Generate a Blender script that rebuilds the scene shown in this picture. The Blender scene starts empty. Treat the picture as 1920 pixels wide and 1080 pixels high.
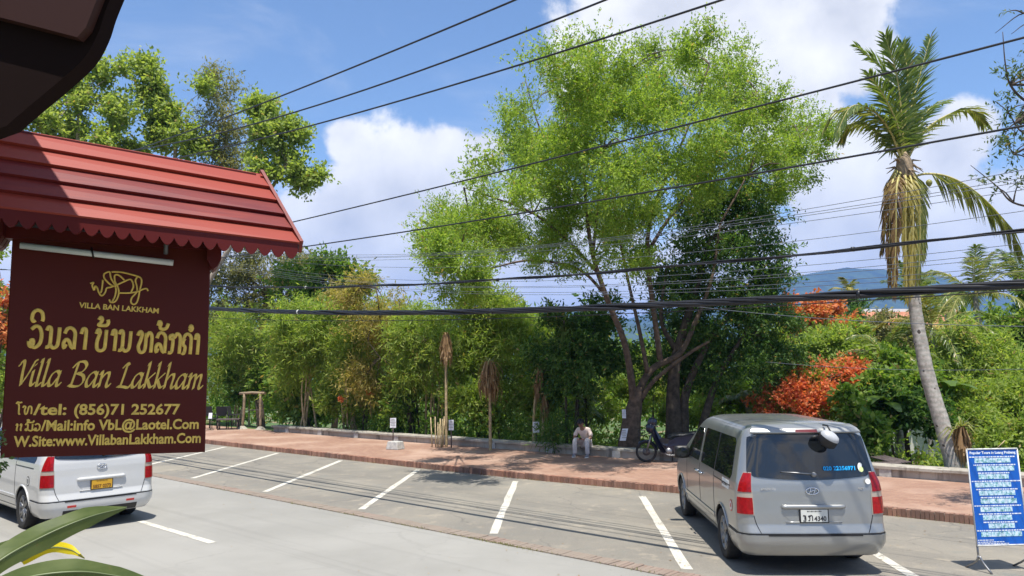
import bpy, bmesh, math, random
import numpy as np
from mathutils import Vector, Matrix
rng = np.random.default_rng(11)
random.seed(5)
S = bpy.context.scene
COL = S.collection

# ---------------------------------------------------------------- camera
FPX, PITCH, ROLL, HCAM = 1450.0, 0.105, -0.013, 2.72
cp, sp, cr, sr = math.cos(PITCH), math.sin(PITCH), math.cos(ROLL), math.sin(ROLL)
vF = np.array([0, cp, sp]); vR = np.array([cr, -sr * sp * 1.0, sr * cp]); vU = np.array([-sr, -cr * sp, cr * cp])
cam_d = bpy.data.cameras.new('camera'); cam = bpy.data.objects.new('camera', cam_d); COL.objects.link(cam)
cam_d.sensor_width = 36.0; cam_d.lens = 36.0 * FPX / 1920.0; cam_d.clip_start = 0.05; cam_d.clip_end = 30000
cam.matrix_world = Matrix(((vR[0], vU[0], -vF[0], 0), (vR[1], vU[1], -vF[1], 0), (vR[2], vU[2], -vF[2], HCAM), (0, 0, 0, 1)))
S.camera = cam
S.view_settings.view_transform = 'Standard'; S.view_settings.look = 'None'
S.view_settings.exposure = 0.74; S.view_settings.gamma = 1.0; S.view_settings.use_curve_mapping = False
S.cycles.max_bounces = 8; S.cycles.transparent_max_bounces = 8; S.cycles.volume_bounces = 0

def ray(px, py): return vF + vR * (px - 960) / FPX - vU * (py - 540) / FPX
CAMP = np.array([0, 0, HCAM])
def gr(px, py, z=0.0):
    d = ray(px, py); return CAMP + d * (z - HCAM) / d[2]
def at(px, py, Y):
    d = ray(px, py); return CAMP + d * Y / d[1]
# road frame: s along the road (towards the right of the photograph), t across it (towards the river)
eR = np.array([.7386, -.6741]); nR = np.array([.6741, .7386]); O2 = np.array([-5.724, 18.124])
def RW(s, t, z=0.0):
    p = O2 + s * eR + t * nR; return (float(p[0]), float(p[1]), float(z))
def st(P):
    q = np.array(P[:2]) - O2; return float(q @ eR), float(q @ nR)
def at_t(px, py, t):
    d = ray(px, py); k = (t - (-O2) @ nR) / (d[:2] @ nR); return CAMP + d * k

# ---------------------------------------------------------------- node helper
class NT:
    def __init__(s, tree): s.t = tree; s.n = tree.nodes; s.l = tree.links
    def node(s, typ, **kw):
        n = s.n.new(typ)
        for k, v in kw.items(): setattr(n, k, v)
        return n
    def set(s, sock, v):
        if isinstance(v, bpy.types.NodeSocket): s.l.new(v, sock)
        else: sock.default_value = v
    def math(s, op, a, b=None, c=None, clamp=False):
        n = s.node('ShaderNodeMath', operation=op, use_clamp=clamp); s.set(n.inputs[0], a)
        if b is not None: s.set(n.inputs[1], b)
        if c is not None: s.set(n.inputs[2], c)
        return n.outputs[0]
    def vmath(s, op, a, b=None):
        n = s.node('ShaderNodeVectorMath', operation=op); s.set(n.inputs[0], a)
        if b is not None: s.set(n.inputs[1], b)
        return n.outputs['Value'] if op in ('DISTANCE', 'LENGTH', 'DOT_PRODUCT') else n.outputs['Vector']
    def noise(s, vec, scale, detail=4, rough=.5, dist=0.0, out='Fac'):
        n = s.node('ShaderNodeTexNoise'); n.inputs['Scale'].default_value = scale
        n.inputs['Detail'].default_value = detail; n.inputs['Roughness'].default_value = rough; n.inputs['Distortion'].default_value = dist
        if vec is not None: s.l.new(vec, n.inputs['Vector'])
        return n.outputs[out]
    def ramp(s, fac, stops, interp='LINEAR'):
        n = s.node('ShaderNodeValToRGB'); r = n.color_ramp; r.interpolation = interp
        while len(r.elements) > 1: r.elements.remove(r.elements[-1])
        r.elements[0].position = stops[0][0]; r.elements[0].color = c4(stops[0][1])
        for p, c in stops[1:]:
            e = r.elements.new(p); e.color = c4(c)
        s.set(n.inputs[0], fac); return n.outputs[0]
    def mix(s, fac, a, b, mode='MIX'):
        n = s.node('ShaderNodeMix', data_type='RGBA', blend_type=mode); s.set(n.inputs[0], fac)
        s.set(n.inputs[6], c4(a) if not isinstance(a, bpy.types.NodeSocket) else a)
        s.set(n.inputs[7], c4(b) if not isinstance(b, bpy.types.NodeSocket) else b)
        return n.outputs[2]
    def smooth(s, v, a, b, lo=0.0, hi=1.0):
        n = s.node('ShaderNodeMapRange', interpolation_type='SMOOTHSTEP'); s.set(n.inputs[0], v)
        for i, x in enumerate((a, b, lo, hi)): n.inputs[1 + i].default_value = x
        return n.outputs[0]
def c4(c):
    if isinstance(c, (int, float)): return (c, c, c, 1)
    return tuple(c) + (1,) if len(c) == 3 else tuple(c)

# ---------------------------------------------------------------- world: sky with cumulus
SUNV = np.array([-.03, .31, -1.0]); SUNV = SUNV / np.linalg.norm(SUNV)      # direction the light travels
sun_el = math.asin(-SUNV[2]); sun_az = math.atan2(-SUNV[0], -SUNV[1])          # azimuth from +Y towards +X
W = bpy.data.worlds.new('World'); S.world = W; W.use_nodes = True
nt = NT(W.node_tree); nt.n.clear()
sky = nt.node('ShaderNodeTexSky', sky_type='NISHITA', sun_disc=False)
sky.sun_elevation = sun_el; sky.sun_rotation = sun_az % (2 * math.pi)
sky.air_density = 1.0; sky.dust_density = 0.4; sky.ozone_density = 2.0; sky.altitude = 300
tc = nt.node('ShaderNodeTexCoord'); D = tc.outputs['Generated']
sepz = nt.node('ShaderNodeSeparateXYZ'); nt.l.new(D, sepz.inputs[0]); DZ = sepz.outputs[2]
warp = nt.vmath('ADD', D, nt.vmath('SCALE', nt.noise(D, 7.0, 5, .6, 0, 'Color'), None)) if False else D
n1 = nt.noise(D, 5.2, 10, .58, .15)
n2 = nt.noise(nt.vmath('ADD', D, (0.02, -0.015, 0.055)), 5.2, 8, .55, .15)
n3 = nt.noise(nt.vmath('MULTIPLY', D, (1, 1, 2.6)), 2.6, 9, .62, .5)
bias = 0.0
BLOBS = [(1250, 20, 150), (1400, 60, 190), (1560, 60, 190), (1620, 130, 130), (1480, 170, 180), (1560, 300, 220), (1700, 330, 170), (1790, 260, 110),
         (860, 330, 130), (760, 380, 150), (650, 420, 150), (900, 300, 90), (600, 480, 170), (780, 520, 170), (980, 420, 150), (1850, 420, 170), (1640, 450, 200), (1400, 480, 200), (640, 250, 70)]
for (px, py, r) in BLOBS:
    d = ray(px, py); d = d / np.linalg.norm(d)
    dd = nt.vmath('DISTANCE', D, tuple(float(x) for x in d))
    b = nt.math('SUBTRACT', 1.0, nt.math('DIVIDE', dd, r / FPX * .93), clamp=True)
    bias = b if bias == 0.0 else nt.math('SMOOTH_MAX', bias, b, .15)
for (px, py, r) in ((200, -40, 330), (480, 60, 260), (860, 20, 230), (1800, 60, 140)):     # the open blue gaps between the clouds
    d = ray(px, py); d = d / np.linalg.norm(d)
    bias = nt.math('SUBTRACT', bias, nt.math('MULTIPLY', nt.math('SUBTRACT', 1.0, nt.math('DIVIDE', nt.vmath('DISTANCE', D, tuple(float(x) for x in d)), r / FPX), clamp=True), .7))
low = nt.smooth(DZ, .30, .04)
gen = nt.math('MULTIPLY', nt.smooth(nt.noise(nt.vmath('ADD', D, (7.4, 2.9, 5.1)), 1.7, 3, .5), .50, .64), .06)
dens = nt.math('ADD', nt.math('ADD', nt.math('ADD', n1, gen), nt.math('MULTIPLY', bias, .36)), nt.math('MULTIPLY', low, .09))
cov = nt.smooth(dens, .562, .665)
wisp = nt.math('MULTIPLY', nt.smooth(n3, .50, .80), .35)
cov = nt.math('MAXIMUM', cov, wisp)
# brightness: billows brighter where the cloud is thinner above, grey in the deep body
lit = nt.math('ADD', nt.math('MULTIPLY', nt.math('SUBTRACT', n1, n2), 2.4), .62)
lit = nt.math('SUBTRACT', lit, nt.math('MULTIPLY', nt.smooth(dens, .72, .98), .30), clamp=True)
ccol = nt.mix(lit, (2.75, 2.9, 3.25), (5.1, 5.1, 5.05))
skyc = nt.mix(1.0, sky.outputs[0], (.73, .775, .80), 'MULTIPLY')
ccol = nt.mix(nt.math('MULTIPLY', low, .35), ccol, (3.4, 3.7, 4.1))
fin = nt.mix(nt.math('MULTIPLY', cov, nt.smooth(DZ, -.02, .03)), skyc, ccol)
bg = nt.node('ShaderNodeBackground'); bg.inputs['Strength'].default_value = 0.148
nt.l.new(fin, bg.inputs['Color'])
wo = nt.node('ShaderNodeOutputWorld'); nt.l.new(bg.outputs[0], wo.inputs['Surface'])

sun_d = bpy.data.lights.new('sun', 'SUN'); sun_d.energy = 4.4; sun_d.angle = math.radians(.53); sun_d.color = (1.0, .955, .88)
sun = bpy.data.objects.new('sun', sun_d); COL.objects.link(sun); sun.location = (0, -20, 60)
sun.rotation_euler = Vector(SUNV).to_track_quat('-Z', 'Y').to_euler()

# ---------------------------------------------------------------- materials
MATS = {}
def new_mat(name):
    m = bpy.data.materials.new(name); m.use_nodes = True; n = NT(m.node_tree)
    b = m.node_tree.nodes['Principled BSDF']; n.b = b; n.m = m; MATS[name] = m
    return m, n
def setb(b, **k):
    for kk, v in k.items(): b.inputs[kk.replace('_', ' ')].default_value = v
def plain(name, col, rough=.6, metal=0.0, spec=.5, coat=0.0, vary=.0, scale=6.0, bump=0.0, emit=None):
    m, n = new_mat(name); b = n.b
    b.inputs['Roughness'].default_value = rough; b.inputs['Metallic'].default_value = metal
    b.inputs['Specular IOR Level'].default_value = spec; b.inputs['Coat Weight'].default_value = coat; b.inputs['Coat Roughness'].default_value = .05
    if vary or bump:
        o = n.node('ShaderNodeTexCoord').outputs['Object']
        f = n.noise(o, scale, 6, .6)
        d = tuple(max(0, x * (1 - vary)) for x in col); e = tuple(min(1, x * (1 + vary)) for x in col)
        n.l.new(n.mix(n.smooth(f, .3, .7), d, e), b.inputs['Base Color'])
        if bump:
            bp = n.node('ShaderNodeBump'); bp.inputs['Strength'].default_value = bump; bp.inputs['Distance'].default_value = .02
            n.l.new(f, bp.inputs['Height']); n.l.new(bp.outputs[0], b.inputs['Normal'])
    else: b.inputs['Base Color'].default_value = c4(col)
    return m
def leafmat(name, a, b_, c=None, trans=.35, rough=.45, spec=.35):
    """each leaf takes its own tint between two or three greens; part of the light passes through"""
    m, n = new_mat(name); b = n.b
    r = n.node('ShaderNodeNewGeometry').outputs['Random Per Island']
    stops = [(0, a), (1, b_)] if c is None else [(0, a), (.55, b_), (1, c)]
    if trans > .25 and 'flower' not in name and 'brown' not in name: stops = [(p * .975, c_) for p, c_ in stops] + [(.984, (.30, .21, .07)), (1, (.36, .27, .12))]
    col = n.ramp(r, stops)
    n.l.new(col, b.inputs['Base Color']); b.inputs['Roughness'].default_value = rough; b.inputs['Specular IOR Level'].default_value = spec
    t = n.node('ShaderNodeBsdfTranslucent'); n.l.new(n.mix(1.0, col, (1.75, 1.75, .8), 'MULTIPLY'), t.inputs[0])
    mx = n.node('ShaderNodeMixShader'); mx.inputs[0].default_value = trans
    n.l.new(b.outputs[0], mx.inputs[1]); n.l.new(t.outputs[0], mx.inputs[2])
    n.l.new(mx.outputs[0], m.node_tree.nodes['Material Output'].inputs['Surface'])
    return m
def M(name): return MATS[name]

plain('black_plastic', (.012, .012, .013), .5, vary=.3)
plain('rubber', (.022, .021, .02), .8, vary=.35, scale=20)
m, n = new_mat('white_paint_line'); geo = n.node('ShaderNodeNewGeometry').outputs['Position']
w_ = n.math('ADD', n.math('MULTIPLY', n.noise(geo, 28, 5, .65), .6), n.math('MULTIPLY', n.noise(geo, 3.2, 4, .6), .4))
n.l.new(n.mix(n.smooth(w_, .535, .60), n.mix(n.noise(geo, 5, 5, .6), (.50, .47, .40), (.60, .57, .49)), (.23, .21, .17)), n.b.inputs['Base Color']); setb(n.b, Roughness=.85)
plain('chrome', (.75, .76, .78), .12, 1.0)
plain('dull_metal', (.30, .30, .30), .42, .8, vary=.15)
plain('dark_metal', (.10, .10, .105), .45, .5, vary=.2)
plain('cable', (.014, .014, .016), .42, vary=.3, scale=4)
plain('thin_cable', (.10, .11, .13), .6)
plain('grey_plastic', (.42, .43, .44), .4, vary=.08)
plain('paper', (.72, .74, .80), .8, vary=.06)
plain('gold_paint', (.74, .48, .085), .5, 0, vary=.16, scale=30)
plain('tube_white', (.62, .62, .58), .35, vary=.08)
plain('skin', (.30, .16, .10), .55)
plain('hair', (.012, .010, .009), .45)
plain('shirt', (.76, .61, .52), .85, vary=.07, scale=12)
plain('trousers', (.58, .53, .51), .85, vary=.1, scale=12)
plain('shoe', (.22, .22, .25), .7, vary=.2)
plain('blue_bike', (.006, .012, .036), .3, coat=.5)
plain('seat_black', (.015, .015, .017), .45)
plain('brake_lens', (.13, .02, .022), .2, coat=.4)
plain('red_lens', (.30, .004, .006), .22, coat=.25, spec=.3, vary=.25, scale=25)
plain('clear_lens', (.40, .33, .27), .2, coat=.4)
plain('reflector_red', (.45, .03, .02), .3)
plain('plate_white', (.62, .62, .56), .5, vary=.06)
plain('plate_yellow', (.62, .34, .02), .5, vary=.06)
plain('ink_dark', (.03, .028, .03), .6)
plain('ink_brown', (.16, .06, .01), .6)
plain('ink_blue', (.01, .40, .85), .5)
plain('sticker_white', (.75, .75, .72), .5)
plain('sticker_red', (.55, .05, .05), .5)
plain('sticker_green', (.62, .72, .30), .5)
plain('white_car', (.56, .56, .545), .28, coat=.7)
plain('concrete_white', (.42, .41, .38), .85, vary=.2, scale=9, bump=.3)
plain('bark', (.095, .064, .044), .9, vary=.45, scale=7, bump=.6)
plain('bark_dark', (.07, .052, .038), .9, vary=.45, scale=6, bump=.6)
plain('bark_pale', (.33, .27, .21), .9, vary=.3, scale=8, bump=.5)
plain('dry_wood', (.26, .19, .12), .85, vary=.3, scale=9, bump=.3)
plain('grey_wood', (.09, .07, .065), .85, vary=.3, scale=9, bump=.3)
plain('cane', (.38, .29, .16), .75, vary=.3, scale=8)
plain('rachis', (.42, .36, .12), .6, vary=.2)
plain('house_wall', (.62, .60, .55), .85, vary=.08)
plain('white_ridge', (.72, .72, .72), .8)
plain('board_blue', (.004, .105, .47), .38, vary=.06, scale=3)
plain('print_white', (.75, .80, .86), .5)
plain('dark_cloth', (.03, .03, .032), .8)
plain('coconut', (.22, .22, .05), .5, vary=.3)
# silver paint with fine flake and dust
m, n = new_mat('silver_car'); o = n.node('ShaderNodeTexCoord').outputs['Object']
f = n.noise(o, 3.0, 6, .6); n.l.new(n.math('ADD', .27, n.math('MULTIPLY', f, .16)), n.b.inputs['Roughness']); n.l.new(n.mix(f, (.305, .308, .296), (.375, .378, .362)), n.b.inputs['Base Color'])
setb(n.b, Metallic=.6, Roughness=.34, Coat_Weight=.7, Coat_Roughness=.06)
# window film: dark, reflects the sky
m, n = new_mat('tinted_glass'); setb(n.b, Base_Color=(.010, .012, .014, 1), Roughness=.02, IOR=1.72)
m, n = new_mat('mirror_glass'); setb(n.b, Base_Color=(.62, .64, .66, 1), Roughness=.05, Metallic=.9)
# red stained wood: gloss and grain
def stained(name, a, b_, rough, sc, coat=.3, spec=.4):
    m, n = new_mat(name); o = n.node('ShaderNodeTexCoord').outputs['Object']
    rnd = n.node('ShaderNodeObjectInfo').outputs['Random']
    g = n.noise(n.vmath('MULTIPLY', o, sc), 3.0, 8, .6, .4); g2 = n.noise(o, 5.0, 4, .5)
    k = n.math('ADD', n.math('MULTIPLY', g, .42), n.math('ADD', n.math('MULTIPLY', g2, .22), n.math('MULTIPLY', rnd, .62)), clamp=True)
    n.l.new(n.mix(n.smooth(k, .25, .8), a, b_), n.b.inputs['Base Color'])
    bp = n.node('ShaderNodeBump'); bp.inputs['Strength'].default_value = .12; bp.inputs['Distance'].default_value = .004
    n.l.new(g, bp.inputs['Height']); n.l.new(bp.outputs[0], n.b.inputs['Normal'])
    setb(n.b, Roughness=rough, Coat_Weight=coat, Coat_Roughness=.22, Specular_IOR_Level=spec); return m
stained('red_roof_wood', (.11, .009, .013), (.265, .036, .020), .52, (1, 14, 14), .0, .36)
stained('maroon_wood', (.038, .0040, .0022), (.082, .0085, .0038), .5, (2, 2, 12), .0, .22)
stained('maroon_trim', (.050, .004, .005), (.10, .008, .007), .5, (10, 2, 2), .0, .25)
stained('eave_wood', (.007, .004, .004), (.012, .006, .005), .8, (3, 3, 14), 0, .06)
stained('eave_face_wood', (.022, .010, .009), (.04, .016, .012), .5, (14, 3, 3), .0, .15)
# brick: colour of its own per brick, dirty
m, n = new_mat('kerb_brick'); rnd = n.node('ShaderNodeObjectInfo').outputs['Random']
isl = n.node('ShaderNodeNewGeometry').outputs['Random Per Island']
o = n.node('ShaderNodeTexCoord').outputs['Object']; geo = n.node('ShaderNodeNewGeometry').outputs['Position']
k = n.math('FRACT', n.math('ADD', rnd, isl))
c = n.ramp(k, [(0, (.20, .095, .062)), (.5, (.30, .145, .095)), (1, (.38, .20, .135))])
dirt = n.smooth(n.noise(geo, .9, 6, .65), .42, .66)
n.l.new(n.mix(n.math('MULTIPLY', dirt, .6), c, (.13, .095, .075)), n.b.inputs['Base Color']); setb(n.b, Roughness=.9)
m, n = new_mat('strip_brick'); rnd = n.node('ShaderNodeObjectInfo').outputs['Random']
isl = n.node('ShaderNodeNewGeometry').outputs['Random Per Island']; geo = n.node('ShaderNodeNewGeometry').outputs['Position']
k = n.math('FRACT', n.math('ADD', rnd, isl))
c = n.ramp(k, [(0, (.205, .145, .115)), (.5, (.25, .175, .14)), (1, (.27, .205, .165))])
dirt = n.smooth(n.noise(geo, .7, 6, .65), .30, .56)
n.l.new(n.mix(n.math('MULTIPLY', dirt, .88), c, (.235, .195, .155)), n.b.inputs['Base Color']); setb(n.b, Roughness=.9)
# pavement: worn red pavers, too small to count from here
m, n = new_mat('paver_red'); geo = n.node('ShaderNodeNewGeometry').outputs['Position']
mp = n.node('ShaderNodeMapping'); mp.inputs['Rotation'].default_value = (0, 0, math.atan2(.6741, .7386)); n.l.new(geo, mp.inputs[0])
br = n.node('ShaderNodeTexBrick'); n.l.new(mp.outputs[0], br.inputs['Vector']); br.inputs['Scale'].default_value = 1.0
br.inputs['Brick Width'].default_value = .21; br.inputs['Row Height'].default_value = .105; br.inputs['Mortar Size'].default_value = .006
br.inputs['Color1'].default_value = (.265, .145, .098, 1); br.inputs['Color2'].default_value = (.335, .200, .138, 1); br.inputs['Mortar'].default_value = (.22, .15, .11, 1)
big = n.noise(geo, .55, 7, .6); fine = n.noise(geo, 7, 5, .6)
c = n.mix(n.smooth(big, .42, .68), br.outputs[0], (.40, .27, .20)); c = n.mix(n.math('MULTIPLY', n.smooth(fine, .5, .75), .35), c, (.30, .16, .11))
n.l.new(c, n.b.inputs['Base Color']); setb(n.b, Roughness=.9)
bp = n.node('ShaderNodeBump'); bp.inputs['Strength'].default_value = .35; bp.inputs['Distance'].default_value = .006
n.l.new(br.outputs['Fac'], bp.inputs['Height']); bp.invert = True; n.l.new(bp.outputs[0], n.b.inputs['Normal'])
# asphalt of the bays: grey brown, sandy patches, oil, small cracks
m, n = new_mat('bay_asphalt'); geo = n.node('ShaderNodeNewGeometry').outputs['Position']
a = n.noise(geo, .42, 8, .62, .3); b2 = n.noise(geo, 2.3, 7, .62); f = n.noise(geo, 60, 3, .7)
st2 = n.noise(n.vmath('MULTIPLY', n.node('ShaderNodeMapping').outputs[0], (1, 1, 1)), 1, 2) if False else n.noise(geo, .16, 5, .6)
c = n.mix(n.smooth(a, .35, .68), (.168, .155, .130), (.232, .210, .170))
c = n.mix(n.math('MULTIPLY', n.smooth(b2, .54, .70), .75), c, (.31, .268, .205))
c = n.mix(n.math('MULTIPLY', n.smooth(b2, .44, .28), .4), c, (.125, .15, .142))
c = n.mix(n.math('MULTIPLY', n.smooth(st2, .55, .68), .45), c, (.305, .265, .195))
c = n.mix(n.math('MULTIPLY', n.smooth(f, .42, .75), .45), c, (.34, .31, .27))
vo = n.node('ShaderNodeTexVoronoi', feature='DISTANCE_TO_EDGE'); vo.inputs['Scale'].default_value = .55
n.l.new(n.vmath('ADD', geo, n.vmath('MULTIPLY', n.noise(geo, 2.0, 6, .65, 0, 'Color'), (.5, .5, 0))), vo.inputs['Vector'])
c = n.mix(n.math('MULTIPLY', n.smooth(vo.outputs[0], .012, .003), n.math('MULTIPLY', n.smooth(st2, .42, .55), .55)), c, (.10, .095, .085))
n.l.new(c, n.b.inputs['Base Color']); setb(n.b, Roughness=.88)
bp = n.node('ShaderNodeBump'); bp.inputs['Strength'].default_value = .4; bp.inputs['Distance'].default_value = .006; n.l.new(f, bp.inputs['Height']); n.l.new(bp.outputs[0], n.b.inputs['Normal'])
# pale concrete road
m, n = new_mat('road_concrete'); geo = n.node('ShaderNodeNewGeometry').outputs['Position']
mp = n.node('ShaderNodeMapping'); mp.inputs['Rotation'].default_value = (0, 0, math.atan2(.6741, .7386)); n.l.new(geo, mp.inputs[0])
rr = mp.outputs[0]
a = n.noise(geo, .30, 8, .6, .2); b2 = n.noise(n.vmath('MULTIPLY', rr, (.25, 2.0, 1)), 1.0, 6, .6); f = n.noise(geo, 45, 4, .7); sp_ = n.noise(geo, 1.7, 6, .6)
c = n.mix(n.smooth(a, .35, .65), (.245, .237, .213), (.295, .285, .258))
c = n.mix(n.math('MULTIPLY', n.smooth(b2, .48, .72), .35), c, (.25, .243, .22))
c = n.mix(n.math('MULTIPLY', n.smooth(sp_, .60, .74), .45), c, (.22, .21, .185))
c = n.mix(n.math('MULTIPLY', n.smooth(f, .5, .8), .18), c, (.34, .33, .30))
tr = n.noise(n.vmath('MULTIPLY', rr, (.05, 3.2, 1)), 1.0, 4, .55); c = n.mix(n.math('MULTIPLY', n.smooth(tr, .54, .68), .28), c, (.18, .175, .16))
gt = n.noise(geo, 26, 2, .5); c = n.mix(n.math('MULTIPLY', n.smooth(gt, .70, .76), .6), c, (.12, .11, .095))
vo = n.node('ShaderNodeTexVoronoi', feature='DISTANCE_TO_EDGE'); vo.inputs['Scale'].default_value = .33
n.l.new(n.vmath('ADD', geo, n.vmath('MULTIPLY', n.noise(geo, 1.6, 6, .65, 0, 'Color'), (.8, .8, 0))), vo.inputs['Vector'])
c = n.mix(n.math('MULTIPLY', n.smooth(vo.outputs[0], .008, .002), n.math('MULTIPLY', n.smooth(a, .45, .6), .16)), c, (.09, .085, .075))
n.l.new(c, n.b.inputs['Base Color']); setb(n.b, Roughness=.9)
bp = n.node('ShaderNodeBump'); bp.inputs['Strength'].default_value = .25; bp.inputs['Distance'].default_value = .005; n.l.new(f, bp.inputs['Height']); n.l.new(bp.outputs[0], n.b.inputs['Normal'])
# weathered concrete wall: black mould streaks
m, n = new_mat('wall_concrete'); geo = n.node('ShaderNodeNewGeometry').outputs['Position']
a = n.noise(geo, 1.1, 8, .65); b2 = n.noise(n.vmath('MULTIPLY', geo, (2.2, 2.2, .35)), 1.6, 7, .65); f = n.noise(geo, 20, 4, .6)
c = n.mix(n.smooth(a, .35, .65), (.30, .27, .22), (.42, .39, .33)); c = n.mix(n.math('MULTIPLY', n.smooth(b2, .50, .68), .72), c, (.085, .075, .062))
c = n.mix(n.math('MULTIPLY', n.smooth(f, .55, .75), .25), c, (.2, .18, .15))
n.l.new(c, n.b.inputs['Base Color']); setb(n.b, Roughness=.92)
bp = n.node('ShaderNodeBump'); bp.inputs['Strength'].default_value = .4; bp.inputs['Distance'].default_value = .01; n.l.new(f, bp.inputs['Height']); n.l.new(bp.outputs[0], n.b.inputs['Normal'])
# ground beyond: grass and bare earth
m, n = new_mat('grass_earth'); geo = n.node('ShaderNodeNewGeometry').outputs['Position']
a = n.noise(geo, .35, 7, .6); b2 = n.noise(geo, 3.0, 6, .65)
c = n.mix(b2, (.035, .075, .012), (.085, .14, .028)); c = n.mix(n.smooth(a, .54, .66), c, (.26, .17, .10))
n.l.new(c, n.b.inputs['Base Color']); setb(n.b, Roughness=.95)
m, n = new_mat('hill_forest'); geo = n.node('ShaderNodeNewGeometry').outputs['Position']
a = n.noise(geo, .02, 8, .65); n.l.new(n.mix(n.smooth(a, .35, .65), (.016, .035, .016), (.05, .085, .03)), n.b.inputs['Base Color']); setb(n.b, Roughness=.95)
# tiled roof far off
m, n = new_mat('roof_tile'); o = n.node('ShaderNodeTexCoord').outputs['Object']; a = n.noise(o, 1.2, 6, .6)
n.l.new(n.mix(n.smooth(a, .3, .7), (.30, .11, .06), (.44, .19, .11)), n.b.inputs['Base Color']); setb(n.b, Roughness=.85)
# coconut trunk: grey with ring scars and spots
m, n = new_mat('palm_bark'); o = n.node('ShaderNodeTexCoord').outputs['Object']
wv = n.node('ShaderNodeTexWave', bands_direction='Z'); wv.inputs['Scale'].default_value = 2.6; wv.inputs['Distortion'].default_value = 3; wv.inputs['Detail'].default_value = 4; n.l.new(o, wv.inputs[0])
a = n.noise(o, 9, 6, .65); c = n.mix(n.smooth(a, .35, .65), (.25, .215, .185), (.42, .385, .345)); c = n.mix(n.math('MULTIPLY', wv.outputs[1], .35), c, (.125, .16, .135))
c = n.mix(n.smooth(n.noise(o, 5.5, 2, .4), .66, .70), c, (.05, .04, .035)); n.l.new(c, n.b.inputs['Base Color']); setb(n.b, Roughness=.92)
# little colour photographs on the tour board
m, n = new_mat('photo_print'); o = n.node('ShaderNodeTexCoord').outputs['Object']; rnd = n.node('ShaderNodeObjectInfo').outputs['Random']
v = n.vmath('ADD', o, n.vmath('SCALE', (1, 1, 1))) if False else n.vmath('ADD', o, (0, 0, 0))
cb = n.node('ShaderNodeCombineXYZ'); n.l.new(n.math('MULTIPLY', rnd, 37.0), cb.inputs[0]); n.l.new(n.math('MULTIPLY', rnd, 11.0), cb.inputs[2])
v = n.vmath('ADD', o, cb.outputs[0]); a = n.noise(v, 22, 5, .65)
c = n.ramp(a, [(.30, (.06, .16, .14)), (.40, (.16, .36, .34)), (.47, (.32, .56, .64)), (.54, (.58, .74, .82)), (.68, (.76, .82, .85))])
n.l.new(c, n.b.inputs['Base Color']); setb(n.b, Roughness=.4)
# foliage
leafmat('leaf_big', (.135, .225, .034), (.205, .300, .048), (.300, .370, .090), .48, .5, .25)
leafmat('leaf_pale', (.190, .260, .060), (.260, .335, .085), (.350, .400, .130), .48, .5, .25)
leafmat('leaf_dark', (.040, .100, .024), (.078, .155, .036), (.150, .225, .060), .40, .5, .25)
leafmat('leaf_light', (.150, .225, .038), (.225, .305, .055), (.320, .370, .100), .48, .5, .25)
leafmat('leaf_feather', (.160, .245, .042), (.235, .315, .062), (.335, .385, .110), .50, .5, .22)
leafmat('leaf_olive', (.135, .140, .055), (.205, .205, .090), (.30, .285, .15), .42, .55, .2)
leafmat('leaf_broad', (.075, .150, .022), (.130, .220, .034), (.240, .310, .070), .44, .5, .22)
leafmat('leaf_dryish', (.200, .195, .050), (.290, .255, .075), (.40, .31, .13), .46, .55, .2)
leafmat('leaf_brown', (.16, .095, .045), (.27, .17, .085), (.40, .28, .16), .25, .7, .2)
leafmat('flower_red', (.46, .090, .040), (.60, .175, .075), (.66, .30, .15), .40, .6, .2)
leafmat('flower_orange', (.50, .12, .04), (.62, .22, .09), (.40, .22, .08), .30, .6, .2)
leafmat('leaf_palm', (.072, .118, .026), (.125, .180, .040), (.225, .265, .070), .36, .35, .5)
leafmat('leaf_palm_pale', (.125, .155, .035), (.195, .215, .050), (.27, .27, .085), .32, .35, .5)
leafmat('leaf_palm_yellow', (.24, .20, .04), (.34, .28, .06), (.40, .36, .12), .30, .45, .4)
leafmat('leaf_palm_brown', (.105, .062, .028), (.19, .115, .045), (.30, .22, .075), .22, .6, .3)
leafmat('grass_blade', (.08, .165, .018), (.14, .245, .03), (.20, .28, .05), .35)
leafmat('leaf_orchid', (.085, .118, .030), (.105, .140, .040), None, .30, .38, .4)
m = MATS['leaf_orchid']; n = NT(m.node_tree); o = n.node('ShaderNodeTexCoord').outputs['Object']
a = n.noise(o, 14, 6, .6); sp2 = n.noise(o, 55, 3, .6); vn = n.noise(n.vmath('MULTIPLY', o, (20, 20, 160)), 1.0, 3, .5)
c = n.mix(n.smooth(a, .3, .7), (.062, .092, .024), (.125, .155, .045)); c = n.mix(n.math('MULTIPLY', n.smooth(vn, .4, .7), .3), c, (.15, .18, .06)); c = n.mix(n.math('MULTIPLY', n.smooth(sp2, .66, .74), .7), c, (.16, .10, .04))
n.l.new(c, m.node_tree.nodes['Principled BSDF'].inputs['Base Color'])
leafmat('leaf_yellow', (.62, .47, .01), (.62, .50, .015), None, .35, .4, .4)
leafmat('leaf_near', (.05, .085, .025), (.08, .125, .038), (.14, .18, .06), .32)

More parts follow.
